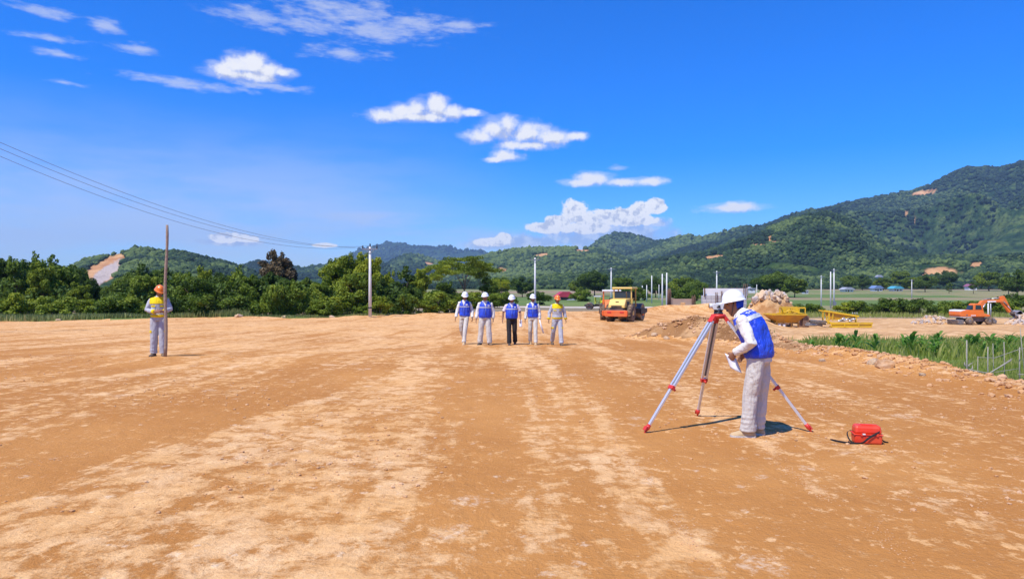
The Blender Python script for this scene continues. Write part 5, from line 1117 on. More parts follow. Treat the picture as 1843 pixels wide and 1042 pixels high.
# papers in hands
def world_of(root, p): return Matrix.LocRotScale(root.location, root.rotation_euler, root.scale) @ Vector(p)
def sheet(name, c, u, v, w, h, curl, label, mat='paper'):
    u = Vector(u).normalized(); v = Vector(v).normalized(); n_ = u.cross(v); V = []; F = []; nx, ny = 8, 6
    for j in range(ny + 1):
        for i in range(nx + 1): a = i / nx - .5; b = j / ny; V.append(Vector(c) + u * (a * w) + v * (b * h) + n_ * (curl * (4 * a * a - b * b * .6) + .006 * math.sin(9 * a + 5 * b)))
    for j in range(ny):
        for i in range(nx): q = j * (nx + 1) + i; F.append((q, q + 1, q + nx + 2, q + nx + 1))
    me = bpy.data.meshes.new(name); me.from_pydata(V, [], F); me.polygons.foreach_set('use_smooth', [True] * len(F)); me.update(); o = link_mesh(name, me, MT[mat]); so = o.modifiers.new('t', 'SOLIDIFY'); so.thickness = .002
    return tag(o, label, 'paper')
q = world_of(surveyor, (.135, -.225, .86)); sheet('paper_sheet', q + Vector((.03, -.04, .02)), (.95, -.25, -.45), (.35, -.1, -1), .13, .17, .03, 'crumpled white paper in the hand of the bent surveyor')
q = world_of(walkers[3], (.265, -.05, .79)); tag(MB().tube([q + Vector((-.02, -.02, .06)), q + Vector((.02, -.04, -.12)), q + Vector((.11, -.05, -.40))], [.020, .026, .026], 12).build('paper_roll', MT['paper']), 'long white paper roll hanging from the hand of a walking man', 'paper roll')
q = world_of(walkers[2], (.285, -.08, .80)); sheet('folded_paper', q + Vector((.0, -.02, .06)), (.9, -.3, 0), (.0, -.15, -1), .09, .24, .02, 'folded paper in the hand of the man with black trousers')
MT['wood'] = simple('weathered_timber', (.30, .215, .16), .9, var=.45, scale=7, bump=.02, bscale=18)
pb = at(297, 640, 16.6); pb.z = gz(pb.x, pb.y); pt = at(300, 405, 16.6); wp = MB(); pts = []
for i in range(15): t = i / 14; pts.append(pb.lerp(pt, t) + Vector((.014 * math.sin(t * 9), .01 * math.sin(t * 7 + 1), 0)))
tag(wp.tube(pts, [(.043 - .013 * i / 14 + .003 * math.sin(i * 2.1), .030) for i in range(15)], 10, True, (1, 0, 0)).build('wooden_pole', MT['wood']), 'tall rough wooden pole held upright by the man in orange helmet', 'pole')

# ------------------------------------------------------------------ tripod, level, case
MT['alu'] = simple('bright_aluminium', (.72, .72, .74), .38, metal=.55, var=.06); MT['alu_dark'] = simple('leg_groove', (.16, .17, .18), .6, var=.1); MT['red_paint'] = simple('red_fitting', (.60, .035, .025), .45, var=.12)
MT['inst'] = simple('grey_white_instrument', (.62, .63, .62), .4, var=.05); MT['lens'] = simple('lens_glass', (.01, .01, .015), .1)
apex = at(1293, 566, 8.05); feet = [ground_at(1160, 779), ground_at(1461, 778), ground_at(1255, 748)]
tri = empty('surveying_tripod', (apex.x, apex.y, gz(apex.x, apex.y)), 0, 'aluminium surveying tripod with red fittings in front of the bent surveyor', 'tripod'); T0 = Vector(tri.location); hz0 = apex.z - T0.z
MB().lathe([(.05, hz0 - .05), (.085, hz0 - .035), (.085, hz0 - .005), (.075, hz0 + .005), (.03, hz0 + .006)], 18).build('head_plate', MT['red_paint'], tri)
for f in feet:
    f.z = gz(f.x, f.y); d = Vector((f.x - apex.x, f.y - apex.y, 0)).normalized(); top = apex - T0 + d * .075 + Vector((0, 0, -.035)); ft = f - T0; ax_ = (ft - top).normalized(); sd = ax_.cross(Vector((0, 0, 1))).normalized(); nrm = sd.cross(ax_)
    leg = empty('leg', (0, 0, 0)); leg.parent = tri; mid = top.lerp(ft, .60); low = top.lerp(ft, .94)
    for q in (-1, 1): MB().bar(top + sd * q * .026 + ax_ * .05, mid + sd * q * .026 + ax_ * .04, .027, .024).build('rail', MT['alu'], leg)
    rot = Matrix((sd, nrm, ax_)).transposed()
    def lb(c, dm, nm, mt): MB().box(c, dm, rot).build(nm, MT[mt], leg, .003)
    lb(top.lerp(mid, .5), (.030, .010, (mid - top).length * .92), 'web', 'alu_dark')
    lb(top + ax_ * .03, (.075, .040, .085), 'hinge', 'red_paint'); lb(mid + ax_ * .03, (.082, .042, .045), 'clamp', 'red_paint')
    MB().tube([mid + ax_ * .03 + nrm * -.02, mid + ax_ * .03 + nrm * -.06], .014, 8).build('clamp_knob', MT['red_paint'], leg)
    lb(mid.lerp(low, .5), (.030, .028, (low - mid).length * 1.0), 'lower_tube', 'alu')
    MB().tube([low - ax_ * .01, low + ax_ * .035, ft + ax_ * -.02, ft + ax_ * .02], [.024, .026, .012, .004], 8).build('foot', MT['red_paint'], leg)
    MB().box(low + ax_ * .03 + d * .03, (.05, .012, .05), rot).build('foot_step', MT['red_paint'], leg)
lv = empty('surveying_level', (apex.x, apex.y, apex.z + .006), R(-8), 'small grey optical level on top of the tripod', 'level')
MB().lathe([(.052, 0), (.056, .008), (.050, .018), (.030, .022), (.030, .034), (.05, .038), (.054, .046), (.04, .050)], 20).build('base_plate', MT['dark'], lv)
for a in range(3): MB().lathe([(.012, .006), (.014, .01), (.014, .032), (.010, .036)], 10, Matrix.Translation((.040 * math.cos(a * 2.094 + .5), .040 * math.sin(a * 2.094 + .5), 0))).build('foot_screw', MT['dark'], lv)
MB().prism([(-.060, .050), (.055, .050), (.070, .072), (.068, .112), (.055, .124), (-.055, .124), (-.068, .110), (-.070, .075)], -.036, .036).build('body', MT['inst'], lv, .006)
def xcyl(mb, x0, x1, r0, r1, y=0, z=.095, n=18): return mb.tube([(x0, y, z), (x1, y, z)], [r0, r1], n)
xcyl(MB(), -.105, -.060, .028, .030).build('objective', MT['inst'], lv); xcyl(MB(), -.110, -.104, .025, .026).build('objective_lens', MT['lens'], lv)
xcyl(MB(), .060, .098, .018, .014).build('eyepiece', MT['dark'], lv)
MB().tube([(0, -.036, .090), (0, -.055, .090)], .016, 14).build('focus_knob', MT['dark'], lv); MB().tube([(-.03, .036, .085), (-.03, .052, .085)], .014, 12).build('drive_knob', MT['dark'], lv)
MB().prism([(-.028, .084), (-.008, .084), (-.018, .068)], -.0385, -.0365).build('emblem', MT['lens'], lv); MB().box((0, 0, .128), (.05, .012, .010)).build('sight', MT['inst'], lv)
MT['case_red'] = simple('red_plastic_case', (.74, .040, .010), .45, var=.1, scale=9, dirt=(.45, .22, .10), dirt_amt=.25); MT['strap'] = simple('black_webbing', (.022, .022, .024), .75, var=.3, scale=30)
cp = ground_at(1566, 800); cz_ = gz(cp.x, cp.y); case = empty('instrument_case', (cp.x, cp.y + .07, cz_), R(-14), 'small red plastic instrument case with black strap lying on the ground', 'case'); case.scale = (.82, .82, .86)
MB().box((0, 0, .058), (.318, .20, .112), None, (1.03, 1.04)).build('base', MT['case_red'], case, .022)
MB().box((0, 0, .170), (.322, .205, .105), None, (.93, .86)).build('lid', MT['case_red'], case, .030)
MB().box((0, 0, .116), (.340, .222, .014)).build('seam', MT['case_red'], case, .005)
for q in (-.08, .10): MB().box((q, -.112, .118), (.026, .012, .036)).build('latch', MT['case_red'], case, .003)
MB().box((-.06, -.116, .125), (.04, .004, .016)).build('sticker', MT['white_mark'], case)
MB().box((.02, -.02, .226), (.18, .05, .012)).build('top_rib', MT['case_red'], case, .004)
def ribbon(name, pts, w, side, parent):
    V = []; F = []
    for i, p in enumerate(pts):
        s_ = Vector(side[i] if isinstance(side, list) else side).normalized() * w / 2; V += [Vector(p) - s_, Vector(p) + s_]
    for i in range(len(pts) - 1): F.append((2 * i, 2 * i + 1, 2 * i + 3, 2 * i + 2))
    me = bpy.data.meshes.new(name); me.from_pydata(V, [], F); me.polygons.foreach_set('use_smooth', [True] * len(F)); me.update(); o = link_mesh(name, me, MT['strap'], parent); so = o.modifiers.new('t', 'SOLIDIFY'); so.thickness = .004; sb = o.modifiers.new('s', 'SUBSURF'); sb.levels = 2; sb.render_levels = 2
    return o
ribbon('strap', [(.165, -.02, .165), (.13, -.118, .160), (.06, -.124, .125), (-.02, -.128, .075), (-.06, -.140, .030), (-.11, -.150, .018), (-.17, -.15, .016), (-.24, -.14, .015), (-.35, -.12, .022), (-.46, -.09, .040)], .030, [(0, -.3, 1), (-.3, -.3, 1), (-.55, 0, .83), (-.55, 0, .83), (-.4, -.3, .6), (-.1, -.5, .9), (0, -.3, 1), (0, -.3, 1), (0, -.2, 1), (0, -.2, 1)], case)
ribbon('strap', [(-.163, 0, .135), (-.19, -.01, .148), (-.225, -.02, .138), (-.235, -.03, .10), (-.22, -.05, .05), (-.19, -.09, .012), (-.15, -.12, .012)], .030, [(.1, -1, .3), (.1, -1, .6), (.1, -.8, .3), (.5, -.8, 0), (.5, -.7, .2), (.3, -.6, .6), (.1, -.5, .8)], case)
ribbon('strap', [(.165, .02, .11), (.18, .03, .05), (.21, .03, .014), (.265, .02, .016)], .028, (0, -.4, .9), case)

# ------------------------------------------------------------------ road rollers
MT['cream_yellow'] = simple('faded_yellow_paint', (.74, .50, .11), .5, var=.1, scale=2, dirt=(.45, .28, .13), dirt_amt=.4); MT['orange_paint'] = simple('orange_paint', (.75, .16, .02), .5, var=.12, scale=2, dirt=(.5, .3, .14), dirt_amt=.35); MT['red_orange'] = simple('red_orange_paint', (.74, .125, .02), .5, var=.15, scale=2, dirt=(.5, .3, .14), dirt_amt=.3)
MT['lime'] = simple('lime_paint', (.62, .66, .03), .5, var=.1); MT['black_paint'] = simple('dusty_black_paint', (.028, .028, .032), .55, var=.3, scale=2, dirt=(.40, .25, .13), dirt_amt=.35); MT['tyre'] = simple('dusty_tyre', (.085, .065, .05), .9, var=.4, scale=3, bump=.03, bscale=9, dirt=(.45, .29, .16), dirt_amt=.75)
MT['glass'] = simple('dark_cab_glass', (.03, .045, .06), .12, var=.2); MT['drum'] = simple('worn_steel_drum', (.16, .12, .10), .45, metal=.5, var=.3, dirt=(.4, .25, .12), dirt_amt=.6); MT['hat_grey'] = MT['grey_roof']
def ywheel(root, name, x, y, r, w, hub_mat, lugs=18):
    Mx = Matrix.Translation((x, y, r)) @ Matrix.Rotation(R(90), 4, 'Y'); t = MB(); t.lathe([(r * .55, -w / 2), (r * .85, -w / 2), (r * .97, -w * .38), (r, -w * .2), (r, w * .2), (r * .97, w * .38), (r * .85, w / 2), (r * .55, w / 2)], 26, Mx)
    for k in range(lugs):
        a = 2 * math.pi * k / lugs
        for s_ in (-1, 1): t.box(Mx @ Vector((math.cos(a + s_ * .08) * r * .99, math.sin(a + s_ * .08) * r * .99, s_ * w * .24)), (w * .42, .09, r * .10), Matrix.Rotation(-a - math.pi / 2 * 0, 3, 'X') @ Matrix.Rotation(R(s_ * 18), 3, 'Z'))
    o = t.build(name, MT['tyre'], root); MB().lathe([(r * .2, -w * .52), (r * .5, -w * .44), (r * .56, -w * .46), (r * .56, w * .46), (r * .5, w * .44), (r * .2, w * .52)], 18, Mx).build('rim', MT[hub_mat], o); return o
def roller(loc, rz, hood, roof, bumper, label, s=1.0, cabglass=True):
    r_ = empty('road_roller', loc, rz, label, 'roller', 'road rollers'); r_.scale = (s,) * 3
    for q in (-1, 1): ywheel(r_, 'wheel', q * .88, -1.25, .76, .52, hood)
    MB().tube([(-.8, -1.25, .76), (.8, -1.25, .76)], .14, 10).build('axle', MT['black_paint'], r_)
    MB().box((0, -1.45, 1.02), (1.16, 1.9, .50)).box((0, -2.30, .92), (1.55, .22, .30)).build('engine_frame', MT['black_paint'], r_, .03)
    MB().prism([(-.95, .50), (.95, .50), (1.02, .62), (1.02, .92), (.94, 1.02), (-.94, 1.02), (-1.02, .92), (-1.02, .62)], -2.62, -2.38).build('rear_counterweight', MT[bumper], r_, .04)
    MB().box((-.55, -2.635, .86), (.34, .03, .12)).build('tail_light', MT['red_paint'], r_); MB().box((.55, -2.635, .86), (.34, .03, .12)).build('tail_light', MT['red_paint'], r_)
    MB().prism([(-2.40, 1.22), (-2.36, 1.45), (-1.95, 1.95), (-.70, 2.02), (-.70, 1.22)], -.72, .72, 'x').build('hood', MT[hood], r_, .05)
    for k in range(5): MB().box((0, -2.42 - .0 * k, 1.26 + k * .045), (.92, .03, .022)).build('grille_bar', MT['black_paint'], r_)
    for q in (-1, 1): MB().box((q * .735, -1.45, 1.60), (.02, .7, .30)).build('side_vent', MT['black_paint'], r_)
    MB().box((0, -2.19, 1.735), (.28, .05, .03), Matrix.Rotation(R(-50), 3, 'X')).build('hood_handle', MT['black_paint'], r_)
    MB().box((0, -.05, 1.18), (1.75, 1.35, .10)).build('platform', MT['black_paint'], r_, .02); MB().box((0, -.05, .95), (1.2, 1.2, .4)).build('belly', MT['black_paint'], r_, .03)
    for q in (-1, 1):
        for y in (-.66, .55): MB().box((q * .78, y, 2.02), (.10, .10, 1.62)).build('roof_post', MT[hood], r_, .015)
        MB().tube([(q * .86, -.60, 1.3), (q * .88, -.60, 2.0), (q * .88, .3, 2.0), (q * .86, .5, 1.3)], .022, 6).build('hand_rail', MT[hood], r_)
    MB().box((0, -.05, 2.90), (1.84, 1.66, .16), None, (.96, .96)).build('roof', MT[roof], r_, .04)
    if cabglass: MB().box((0, -.66, 2.30), (1.44, .03, .62)).build('rear_window', MT['glass'], r_); MB().box((0, .56, 2.20), (1.44, .03, .80)).build('windscreen', MT['glass'], r_)
    MB().box((0, -.25, 1.50), (.52, .5, .16)).box((0, -.48, 1.86), (.50, .12, .62)).build('seat', MT['black_paint'], r_, .04)
    MB().tube([(0, .42, 1.2), (0, .22, 1.85)], .035, 8).lathe([(.17, 0), (.19, .015), (.17, .03)], 16, Matrix.Translation((0, .2, 1.86)) @ Matrix.Rotation(R(25), 4, 'X')).build('steering_wheel', MT['black_paint'], r_)
    MB().tube([(.45, -1.0, 1.9), (.45, -1.0, 2.45), (.45, -1.08, 2.55)], .045, 8).build('exhaust', MT['drum'], r_)
    MB().box((0, .78, .82), (.5, .5, .42)).build('joint', MT['black_paint'], r_, .03)
    Mx = Matrix.Translation((0, 1.80, .78)) @ Matrix.Rotation(R(90), 4, 'Y'); dr = MB().lathe([(.60, -1.04), (.66, -1.06), (.78, -1.05), (.78, 1.05), (.66, 1.06), (.60, 1.04)], 36, Mx).build('drum', MT['drum'], r_)
    for q in (-1, 1): MB().lathe([(.3, -.03), (.3, .03), (.1, .06)], 16, Matrix.Translation((q * 1.10, 1.80, .78)) @ Matrix.Rotation(R(90 * q), 4, 'Y')).build('drum_hub', MT['red_orange'], dr)
    for q in (-1, 1): MB().prism([(1.0, .62), (1.0, 1.1), (2.75, 1.1), (2.75, .72), (2.0, .60)], q * 1.12 - .06, q * 1.12 + .06, 'x').build('drum_frame', MT['black_paint'], r_, .02)
    MB().box((0, .98, .90), (2.36, .16, .42)).box((0, 2.78, .92), (2.36, .14, .34)).build('cross_member', MT['black_paint'], r_, .02)
    return r_
x = (1132 - CX) / FPX * 57.6; roller((x, 57.6 + 2.0, gz(x, 59.5)), R(-27), 'cream_yellow', 'cream_yellow', 'red_orange', 'pale yellow road roller with orange rear, nearest of the rollers')
x = (1104 - CX) / FPX * 63.5; roller((x, 63.5 + 1.2, gz(x, 64)), R(-6), 'orange_paint', 'wall_white', 'red_orange', 'orange road roller with white roof half hidden behind the pale yellow one', .96, False)
x = (1076 - CX) / FPX * 112; roller((x, 112, gz(x, 112)), R(75), 'lime', 'wall_white', 'lime', 'small lime yellow roller far off by the pale road', .74)

# ------------------------------------------------------------------ wheeled excavator
MT['ex_orange'] = simple('excavator_orange', (.82, .17, .012), .45, var=.08, scale=1.5, dirt=(.5, .3, .15), dirt_amt=.25); MT['ex_grey'] = simple('excavator_grey', (.13, .13, .14), .6, var=.2, dirt=(.45, .33, .22), dirt_amt=.5); MT['bucket'] = simple('bucket_steel', (.36, .35, .36), .5, metal=.3, var=.25)
EY = 90.0; k = EY / FPX; ex0 = Vector(((1750 - CX) * k, EY, gz((1750 - CX) * k, EY, False))); ex = empty('wheeled_excavator', ex0, 0, 'orange wheeled excavator reaching over a heap of broken stone', 'excavator')
def E(px, py): return ((px - 1750) * k, CAMZ - (py - CY) * k - ex0.z)
def pl(pts, y0, y1, nm, mt, bev=.04, par=None): return MB().prism([E(*p) for p in pts], y0, y1).build(nm, MT[mt], par or ex, bev)
gl = E(0, 584)[1]
for px in (1735, 1770.5):
    for y in (-1.0, .85):
        Mx = Matrix.Translation((E(px, 0)[0], y, .50)) @ Matrix.Rotation(R(90), 4, 'X'); t = MB().lathe([(.28, -.2), (.44, -.2), (.50, -.12), (.50, .12), (.44, .2), (.28, .2)], 24, Mx)
        w = t.build('wheel', MT['tyre'], ex); MB().lathe([(.06, -.22), (.18, -.20), (.27, -.16), (.27, .16), (.18, .20), (.06, .22)], 18, Mx).build('rim', MT['ex_grey'], w)
    MB().tube([(E(px, 0)[0], -.9, .5), (E(px, 0)[0], .8, .5)], .12, 8).build('axle', MT['ex_grey'], ex)
pl([(1728, 573), (1780, 573), (1781, 578), (1727, 578)], -.55, .55, 'chassis', 'ex_grey'); pl([(1744, 569.5), (1766, 569.5), (1766, 573), (1744, 573)], -.6, .6, 'slew_ring', 'ex_grey')
pl([(1713, 575), (1725, 575), (1724, 583), (1716, 583.5)], -1.1, 1.1, 'dozer_blade', 'ex_grey'); pl([(1779, 571), (1786, 576), (1785, 582), (1778, 580)], -.9, .9, 'stabiliser', 'ex_grey')
pl([(1717, 566), (1717.5, 560), (1724, 557.5), (1759, 557.5), (1761, 564), (1771, 566), (1771, 569.5), (1719, 569.5)], -1.2, 1.15, 'upper_body', 'ex_orange', .08)
pl([(1717.3, 560.5), (1718, 557.8), (1727, 557), (1727, 560.5)], -1.19, 1.12, 'counterweight_cap', 'wall_white', .03)
pl([(1718, 569.5), (1739, 569.5), (1739, 571), (1719, 571)], -1.15, 1.1, 'skirt', 'wall_white', .02)
cab = pl([(1741, 557.5), (1741.5, 547.5), (1744, 546), (1755, 546), (1757.5, 549), (1759, 557.5)], -1.18, -.15, 'cab', 'ex_orange', .06)
pl([(1744.5, 556.5), (1745, 549), (1754, 549), (1756, 556.5)], -1.205, -1.17, 'side_window', 'glass', 0, cab); pl([(1735.5, 557), (1739, 549.5), (1741, 549.5), (1741, 557)], -1.1, -.3, 'rear_window', 'glass', 0, cab); pl([(1757, 549.5), (1758, 549.5), (1760, 557), (1759, 557)], -1.1, -.22, 'windscreen', 'glass', 0, cab)
for q in range(6): pl([(1736.5 + q * 1.5, 566.2), (1737.5 + q * 1.5, 566.2), (1737.5 + q * 1.5, 568), (1736.5 + q * 1.5, 568)], -1.222, -1.205, 'letter_mark', 'white_mark', 0)
pl([(1728, 565.5), (1731, 565.5), (1731, 567.3), (1728, 567.3)], -1.22, -1.2, 'vent', 'ex_grey', 0)
boom = pl([(1755, 561), (1760, 563.5), (1773, 546.5), (1776, 544.5), (1806, 544), (1807, 539), (1775, 540), (1768, 541), (1762, 548)], -.05, .45, 'boom', 'ex_orange', .04)
pl([(1776, 541.6), (1792, 541.4), (1792, 543.5), (1781, 543.8), (1778, 545.5)], -.075, -.045, 'label_plate', 'white_mark', 0, boom)
pl([(1801, 534), (1808, 532.5), (1811, 538), (1822, 560), (1817.5, 563), (1804, 545), (1801, 541)], .02, .40, 'stick', 'ex_orange', .03)
pl([(1818, 561), (1822, 559), (1826, 561), (1823, 565)], .0, .42, 'linkage', 'ex_grey', .02)
bk = MB(); bk.prism([E(*p) for p in [(1824, 560), (1833, 558.5), (1837.5, 562), (1837.5, 573.5), (1836, 574), (1834.5, 566), (1825, 565)]], -.35, .75)
for yy in (-.35, .70): bk.prism([E(*p) for p in [(1824, 564), (1833, 559), (1837, 562), (1837, 574), (1824, 567)]], yy, yy + .05)
bk.build('bucket', MT['bucket'], ex, .02)
for q in range(4): MB().prism([E(*p) for p in [(1835.6, 573), (1837.4, 573), (1836.8, 577.5)]], -.3 + q * .3, -.2 + q * .3).build('bucket_tooth', MT['bucket'], ex)
def cyl(a, b, y, r, nm='cylinder'): pa, pb_ = E(*a), E(*b); MB().tube([(pa[0], y, pa[1]), (pb_[0] * .45 + pa[0] * .55, y, pb_[1] * .45 + pa[1] * .55)], r, 8).build(nm, MT['ex_grey'], ex); MB().tube([(pa[0] * .55 + pb_[0] * .45, y, pa[1] * .55 + pb_[1] * .45), (pb_[0], y, pb_[1])], r * .6, 8).build('piston_rod', MT['alu'], ex)
cyl((1760, 565), (1772, 547), -.15, .09); cyl((1773, 539.5), (1801, 536), .2, .09); cyl((1806, 543), (1821, 559), -.05, .07)
for px in (1778.5, 1783): 
    q = at(px, 575, 97); tag(MB().tube([(q.x, 97, gz(q.x, 97) - .1), (q.x, 97, at(px, 546, 97).z)], .09, 8).build('post', MT['pole'] if px < 1780 else MT['steel']), ['pale upright post behind the excavator boom', 'dark upright post behind the excavator boom'][px > 1780], 'post')

# ------------------------------------------------------------------ yellow hopper and frame
MT['hop'] = simple('worn_yellow_paint', (.66, .32, .02), .6, var=.2, scale=1.5, dirt=(.35, .17, .06), dirt_amt=.6); MT['hop2'] = simple('bright_yellow_paint', (.80, .50, .015), .5, var=.12, scale=1.5, dirt=(.4, .22, .08), dirt_amt=.4); MT['rust'] = simple('rusty_plate', (.22, .12, .07), .85, var=.35, scale=2)
HY = 84.0; k2 = HY / FPX; h0 = Vector(((1415 - CX) * k2, HY, gz((1415 - CX) * k2, HY, False))); hop = empty('aggregate_hopper', h0, 0, 'worn yellow aggregate hopper standing behind the surveyor', 'hopper')
def Hh(px, py): return ((px - 1415) * k2, CAMZ - (py - CY) * k2 - h0.z)
def slab(corners, th, nm, mt, par):
    m_ = MB(); a, b, c, d = [Vector(q) for q in corners]; n_ = (b - a).cross(d - a).normalized() * th; m_._add([a, b, c, d, a + n_, b + n_, c + n_, d + n_], [(0, 1, 2, 3), (7, 6, 5, 4), (0, 4, 5, 1), (1, 5, 6, 2), (2, 6, 7, 3), (3, 7, 4, 0)]); return m_.build(nm, MT[mt], par)
tz_, bz_ = Hh(0, 566)[1], Hh(0, 580)[1]; xl, xr = Hh(1382, 0)[0], Hh(1442, 0)[0]; xl2, xr2 = Hh(1397, 0)[0], Hh(1428, 0)[0]; yf, yb, yf2, yb2 = -1.6, 1.6, -.8, .8
slab([(xl, yf, tz_), (xl2, yf2, bz_), (xr2, yf2, bz_), (xr, yf, tz_)], .05, 'front_plate', 'hop', hop); slab([(xr, yb, tz_), (xr2, yb2, bz_), (xl2, yb2, bz_), (xl, yb, tz_)], .05, 'back_plate', 'hop', hop)
slab([(xl, yb, tz_), (xl2, yb2, bz_), (xl2, yf2, bz_), (xl, yf, tz_)], .05, 'side_plate', 'hop', hop); slab([(xr, yf, tz_), (xr2, yf2, bz_), (xr2, yb2, bz_), (xr, yb, tz_)], .05, 'side_plate', 'hop', hop)
for a, b in (((xl, yf), (xr, yf)), ((xr, yf), (xr, yb)), ((xr, yb), (xl, yb)), ((xl, yb), (xl, yf))): MB().bar((a[0], a[1], tz_ + .04), (b[0], b[1], tz_ + .04), .12, .12).build('rim_beam', MT['hop2'], hop)
for px in (1393, 1405, 1419, 1431):
    for y in (-.9, .9): a = Hh(px, 588); MB().bar((a[0], y, -.1), (a[0], y, Hh(px, 574)[1]), .14, .14).build('leg', MT['hop'], hop)
for px in (1393, 1431): a = Hh(px, 580); MB().bar((a[0], -.9, a[1]), (a[0], .9, a[1]), .1, .1).build('brace', MT['hop'], hop)
MB().box((Hh(1412, 0)[0], 0, Hh(0, 584)[1]), (1.6, 1.2, .35)).build('gate_box', MT['rust'], hop, .02)
for px in (1397, 1405): MB().box((Hh(px, 0)[0], -1.0, Hh(0, 585)[1]), (.28, .3, .36)).build('concrete_foot', MT['concrete_pale'], hop, .03)
a, b = Hh(1409, 564), Hh(1441, 553.5)
for y in (-1.3, 1.0): MB().bar((a[0], y, b[1]), (b[0], y, b[1]), .14, .16).build('top_beam', MT['hop2'], hop); MB().bar((a[0] - .3, y, a[1]), (b[0], y, a[1] - .1), .14, .12).build('lower_beam', MT['hop2'], hop)
for t in (0, .33, .66, 1):
    for y in (-1.3, 1.0): xx = lerp(a[0], b[0], t); MB().bar((xx, y, a[1]), (xx, y, b[1]), .10, .10).build('upright', MT['hop2'], hop)
for t in (0, .5, 1): xx = lerp(a[0], b[0], t); MB().bar((xx, -1.3, b[1]), (xx, 1.0, b[1]), .09, .09).build('tie', MT['hop2'], hop)
MB().box((lerp(a[0], b[0], .5), .6, (a[1] + b[1]) / 2), (b[0] - a[0], .05, (b[1] - a[1]) * .9)).build('screen_plate', MT['hop2'], hop)
MB().tube([(a[0] - .4, -1.35, a[1] + .1), (a[0] + .3, -1.4, a[1] + .45), (lerp(a[0], b[0], .6), -1.4, a[1] + .1), (b[0] + .1, -1.35, a[1] - .05)], .07, 8).build('chute_pipe', MT['hop2'], hop)
for px, py, w in ((1442, 578, .75), (1436, 579, .5)): q = Hh(px, py); MB().box((q[0], -1.35 + (px < 1440) * .3, q[1]), (w, .08, 1.45), Matrix.Rotation(R(3), 3, 'Y')).build('leaning_plate', MT['rust'], hop)
FY_ = 83.0; k3 = FY_ / FPX; f0 = Vector(((1520 - CX) * k3, FY_, gz((1520 - CX) * k3, FY_, False))); fr_ = empty('conveyor_section', f0, 0, 'bright yellow steel conveyor frame lying on the dirt platform', 'steel frame')
def Ff(px, py): return ((px - 1520) * k3, CAMZ - (py - CY) * k3 - f0.z)
def fb(a, b, y, w, h, nm, mt='hop2', y2=None): p, q = Ff(*a), Ff(*b); MB().bar((p[0], y, p[1]), (q[0], y if y2 is None else y2, q[1]), w, h).build(nm, MT[mt], fr_)
for y in (-.7, .9):
    fb((1480, 559), (1540, 569), y, .24, .18, 'top_beam'); fb((1487, 577), (1487, 560), y, .16, .16, 'upright'); fb((1494, 577), (1494, 561), y, .12, .12, 'upright'); fb((1535, 580), (1535, 567), y, .16, .16, 'upright'); fb((1496, 576), (1533, 568), y, .08, .08, 'brace')
slab([(Ff(1495, 562)[0], .5, Ff(1495, 562)[1]), (Ff(1533, 568)[0], .5, Ff(1533, 568)[1]), (Ff(1533, 575)[0], .5, Ff(1533, 575)[1]), (Ff(1495, 575)[0], .5, Ff(1495, 575)[1])], .05, 'web_plate', 'hop', fr_)
for px in (1480, 1500, 1520, 1540): p = Ff(px, 559 + (px - 1480) / 6); MB().bar((p[0], -.7, p[1]), (p[0], .9, p[1]), .1, .1).build('tie', MT['hop2'], fr_)
for y in (-1.3, -.75): fb((1484, 581), (1560, 581), y, .22, .22, 'base_beam'); fb((1488, 587), (1558, 587), y, .18, .2, 'base_beam')
for px in (1487, 1510, 1535, 1558): p = Ff(px, 587); q = Ff(px, 581); MB().bar((p[0], -1.38, p[1]), (p[0], -1.38, q[1]), .1, .1).build('stiffener', MT['hop2'], fr_)
fb((1478, 576), (1492, 583), -1.35, .14, .14, 'end_bracket')
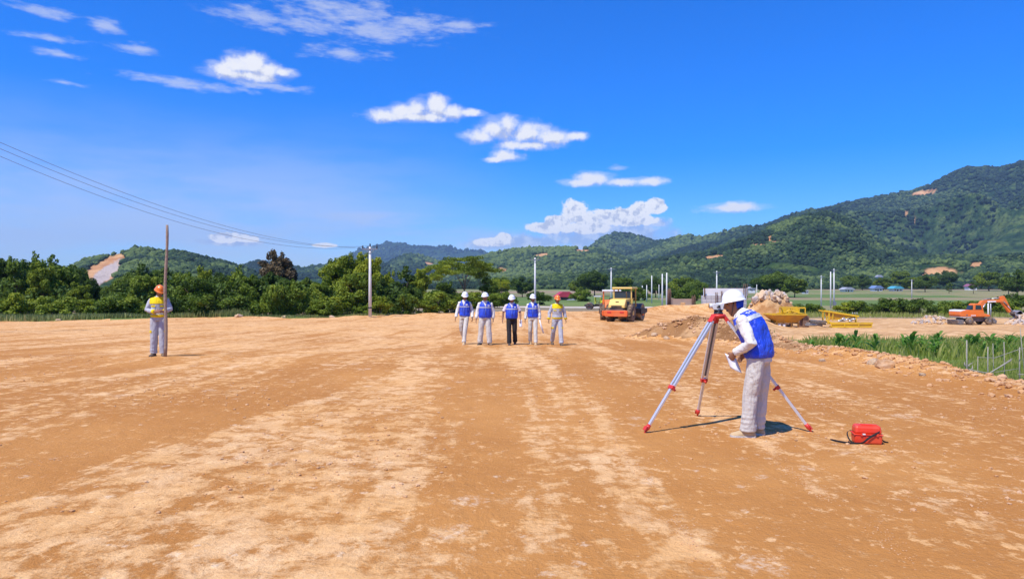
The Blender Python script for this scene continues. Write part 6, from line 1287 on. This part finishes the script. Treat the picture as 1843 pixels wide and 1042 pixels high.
MB().box(((Ff(1488, 0)[0] + Ff(1558, 0)[0]) / 2, -1.28, (Ff(0, 581)[1] + Ff(0, 587)[1]) / 2), (Ff(1558, 0)[0] - Ff(1488, 0)[0], .04, Ff(0, 581)[1] - Ff(0, 587)[1])).build('side_plate', MT['hop2'], fr_)
slab([(Ff(1481, 561)[0], -.62, Ff(0, 561)[1]), (Ff(1538, 570)[0], -.62, Ff(0, 570)[1]), (Ff(1538, 573)[0], -.62, Ff(0, 573)[1]), (Ff(1481, 569)[0], -.62, Ff(0, 569)[1])], .04, 'side_plate', 'hop', fr_)
for q in range(9): p = Ff(1505 + q * 3.2, 577 - (q % 3) * 1.6); MB().tube([(p[0] - .2, -.9, p[1]), (p[0] + .2, -.85, p[1] + random.uniform(-.1, .2))], .09, 8).build('idler_roller', MT['steel'] if q % 2 else MT['alu'], fr_)
for px in (1530, 1534, 1538): p = Ff(px, 567); MB().tube([(p[0], -.6, p[1]), (p[0], -.6, p[1] + .35)], .05, 6).build('bolt_stud', MT['steel'], fr_)
for i, (a, b, r) in enumerate([((1450, 577), (1486, 583), .14), ((1450, 581), (1480, 586), .12), ((1458, 576), (1488, 579), .12), ((1449, 585), (1470, 585), .13)]):
    p, q = at(*a, 83 - i * .3), at(*b, 83 - i * .3); p.z = max(p.z, gz(p.x, p.y, False) + r); q.z = max(q.z, gz(q.x, q.y, False) + r)
    tag(MB().tube([p, q], r, 10).build('steel_pipe', MT['ex_grey']), ['upper dark pipe sloping from the hopper to the yellow frame', 'lower dark pipe sloping from the hopper to the yellow frame', 'thin dark pipe touching the yellow frame', 'short dark pipe lying beside the hopper'][i], 'pipe', 'pipes between hopper and frame')

# ------------------------------------------------------------------ air
hz_m = bpy.data.materials.new('pale_haze'); hz_m.use_nodes = True; _nt = hz_m.node_tree; _nt.nodes.remove(_nt.nodes['Principled BSDF'])
_pv = _nt.nodes.new('ShaderNodeVolumePrincipled'); _pv.inputs['Color'].default_value = (0.45, 0.68, 1.0, 1); _pv.inputs['Density'].default_value = 7.0e-5; _pv.inputs['Anisotropy'].default_value = 0.0
_nt.links.new(_pv.outputs[0], _nt.nodes['Material Output'].inputs['Volume'])
tag(MB().box((0, 0, 365), (21000, 21000, 970)).build('haze', hz_m), kind='stuff')
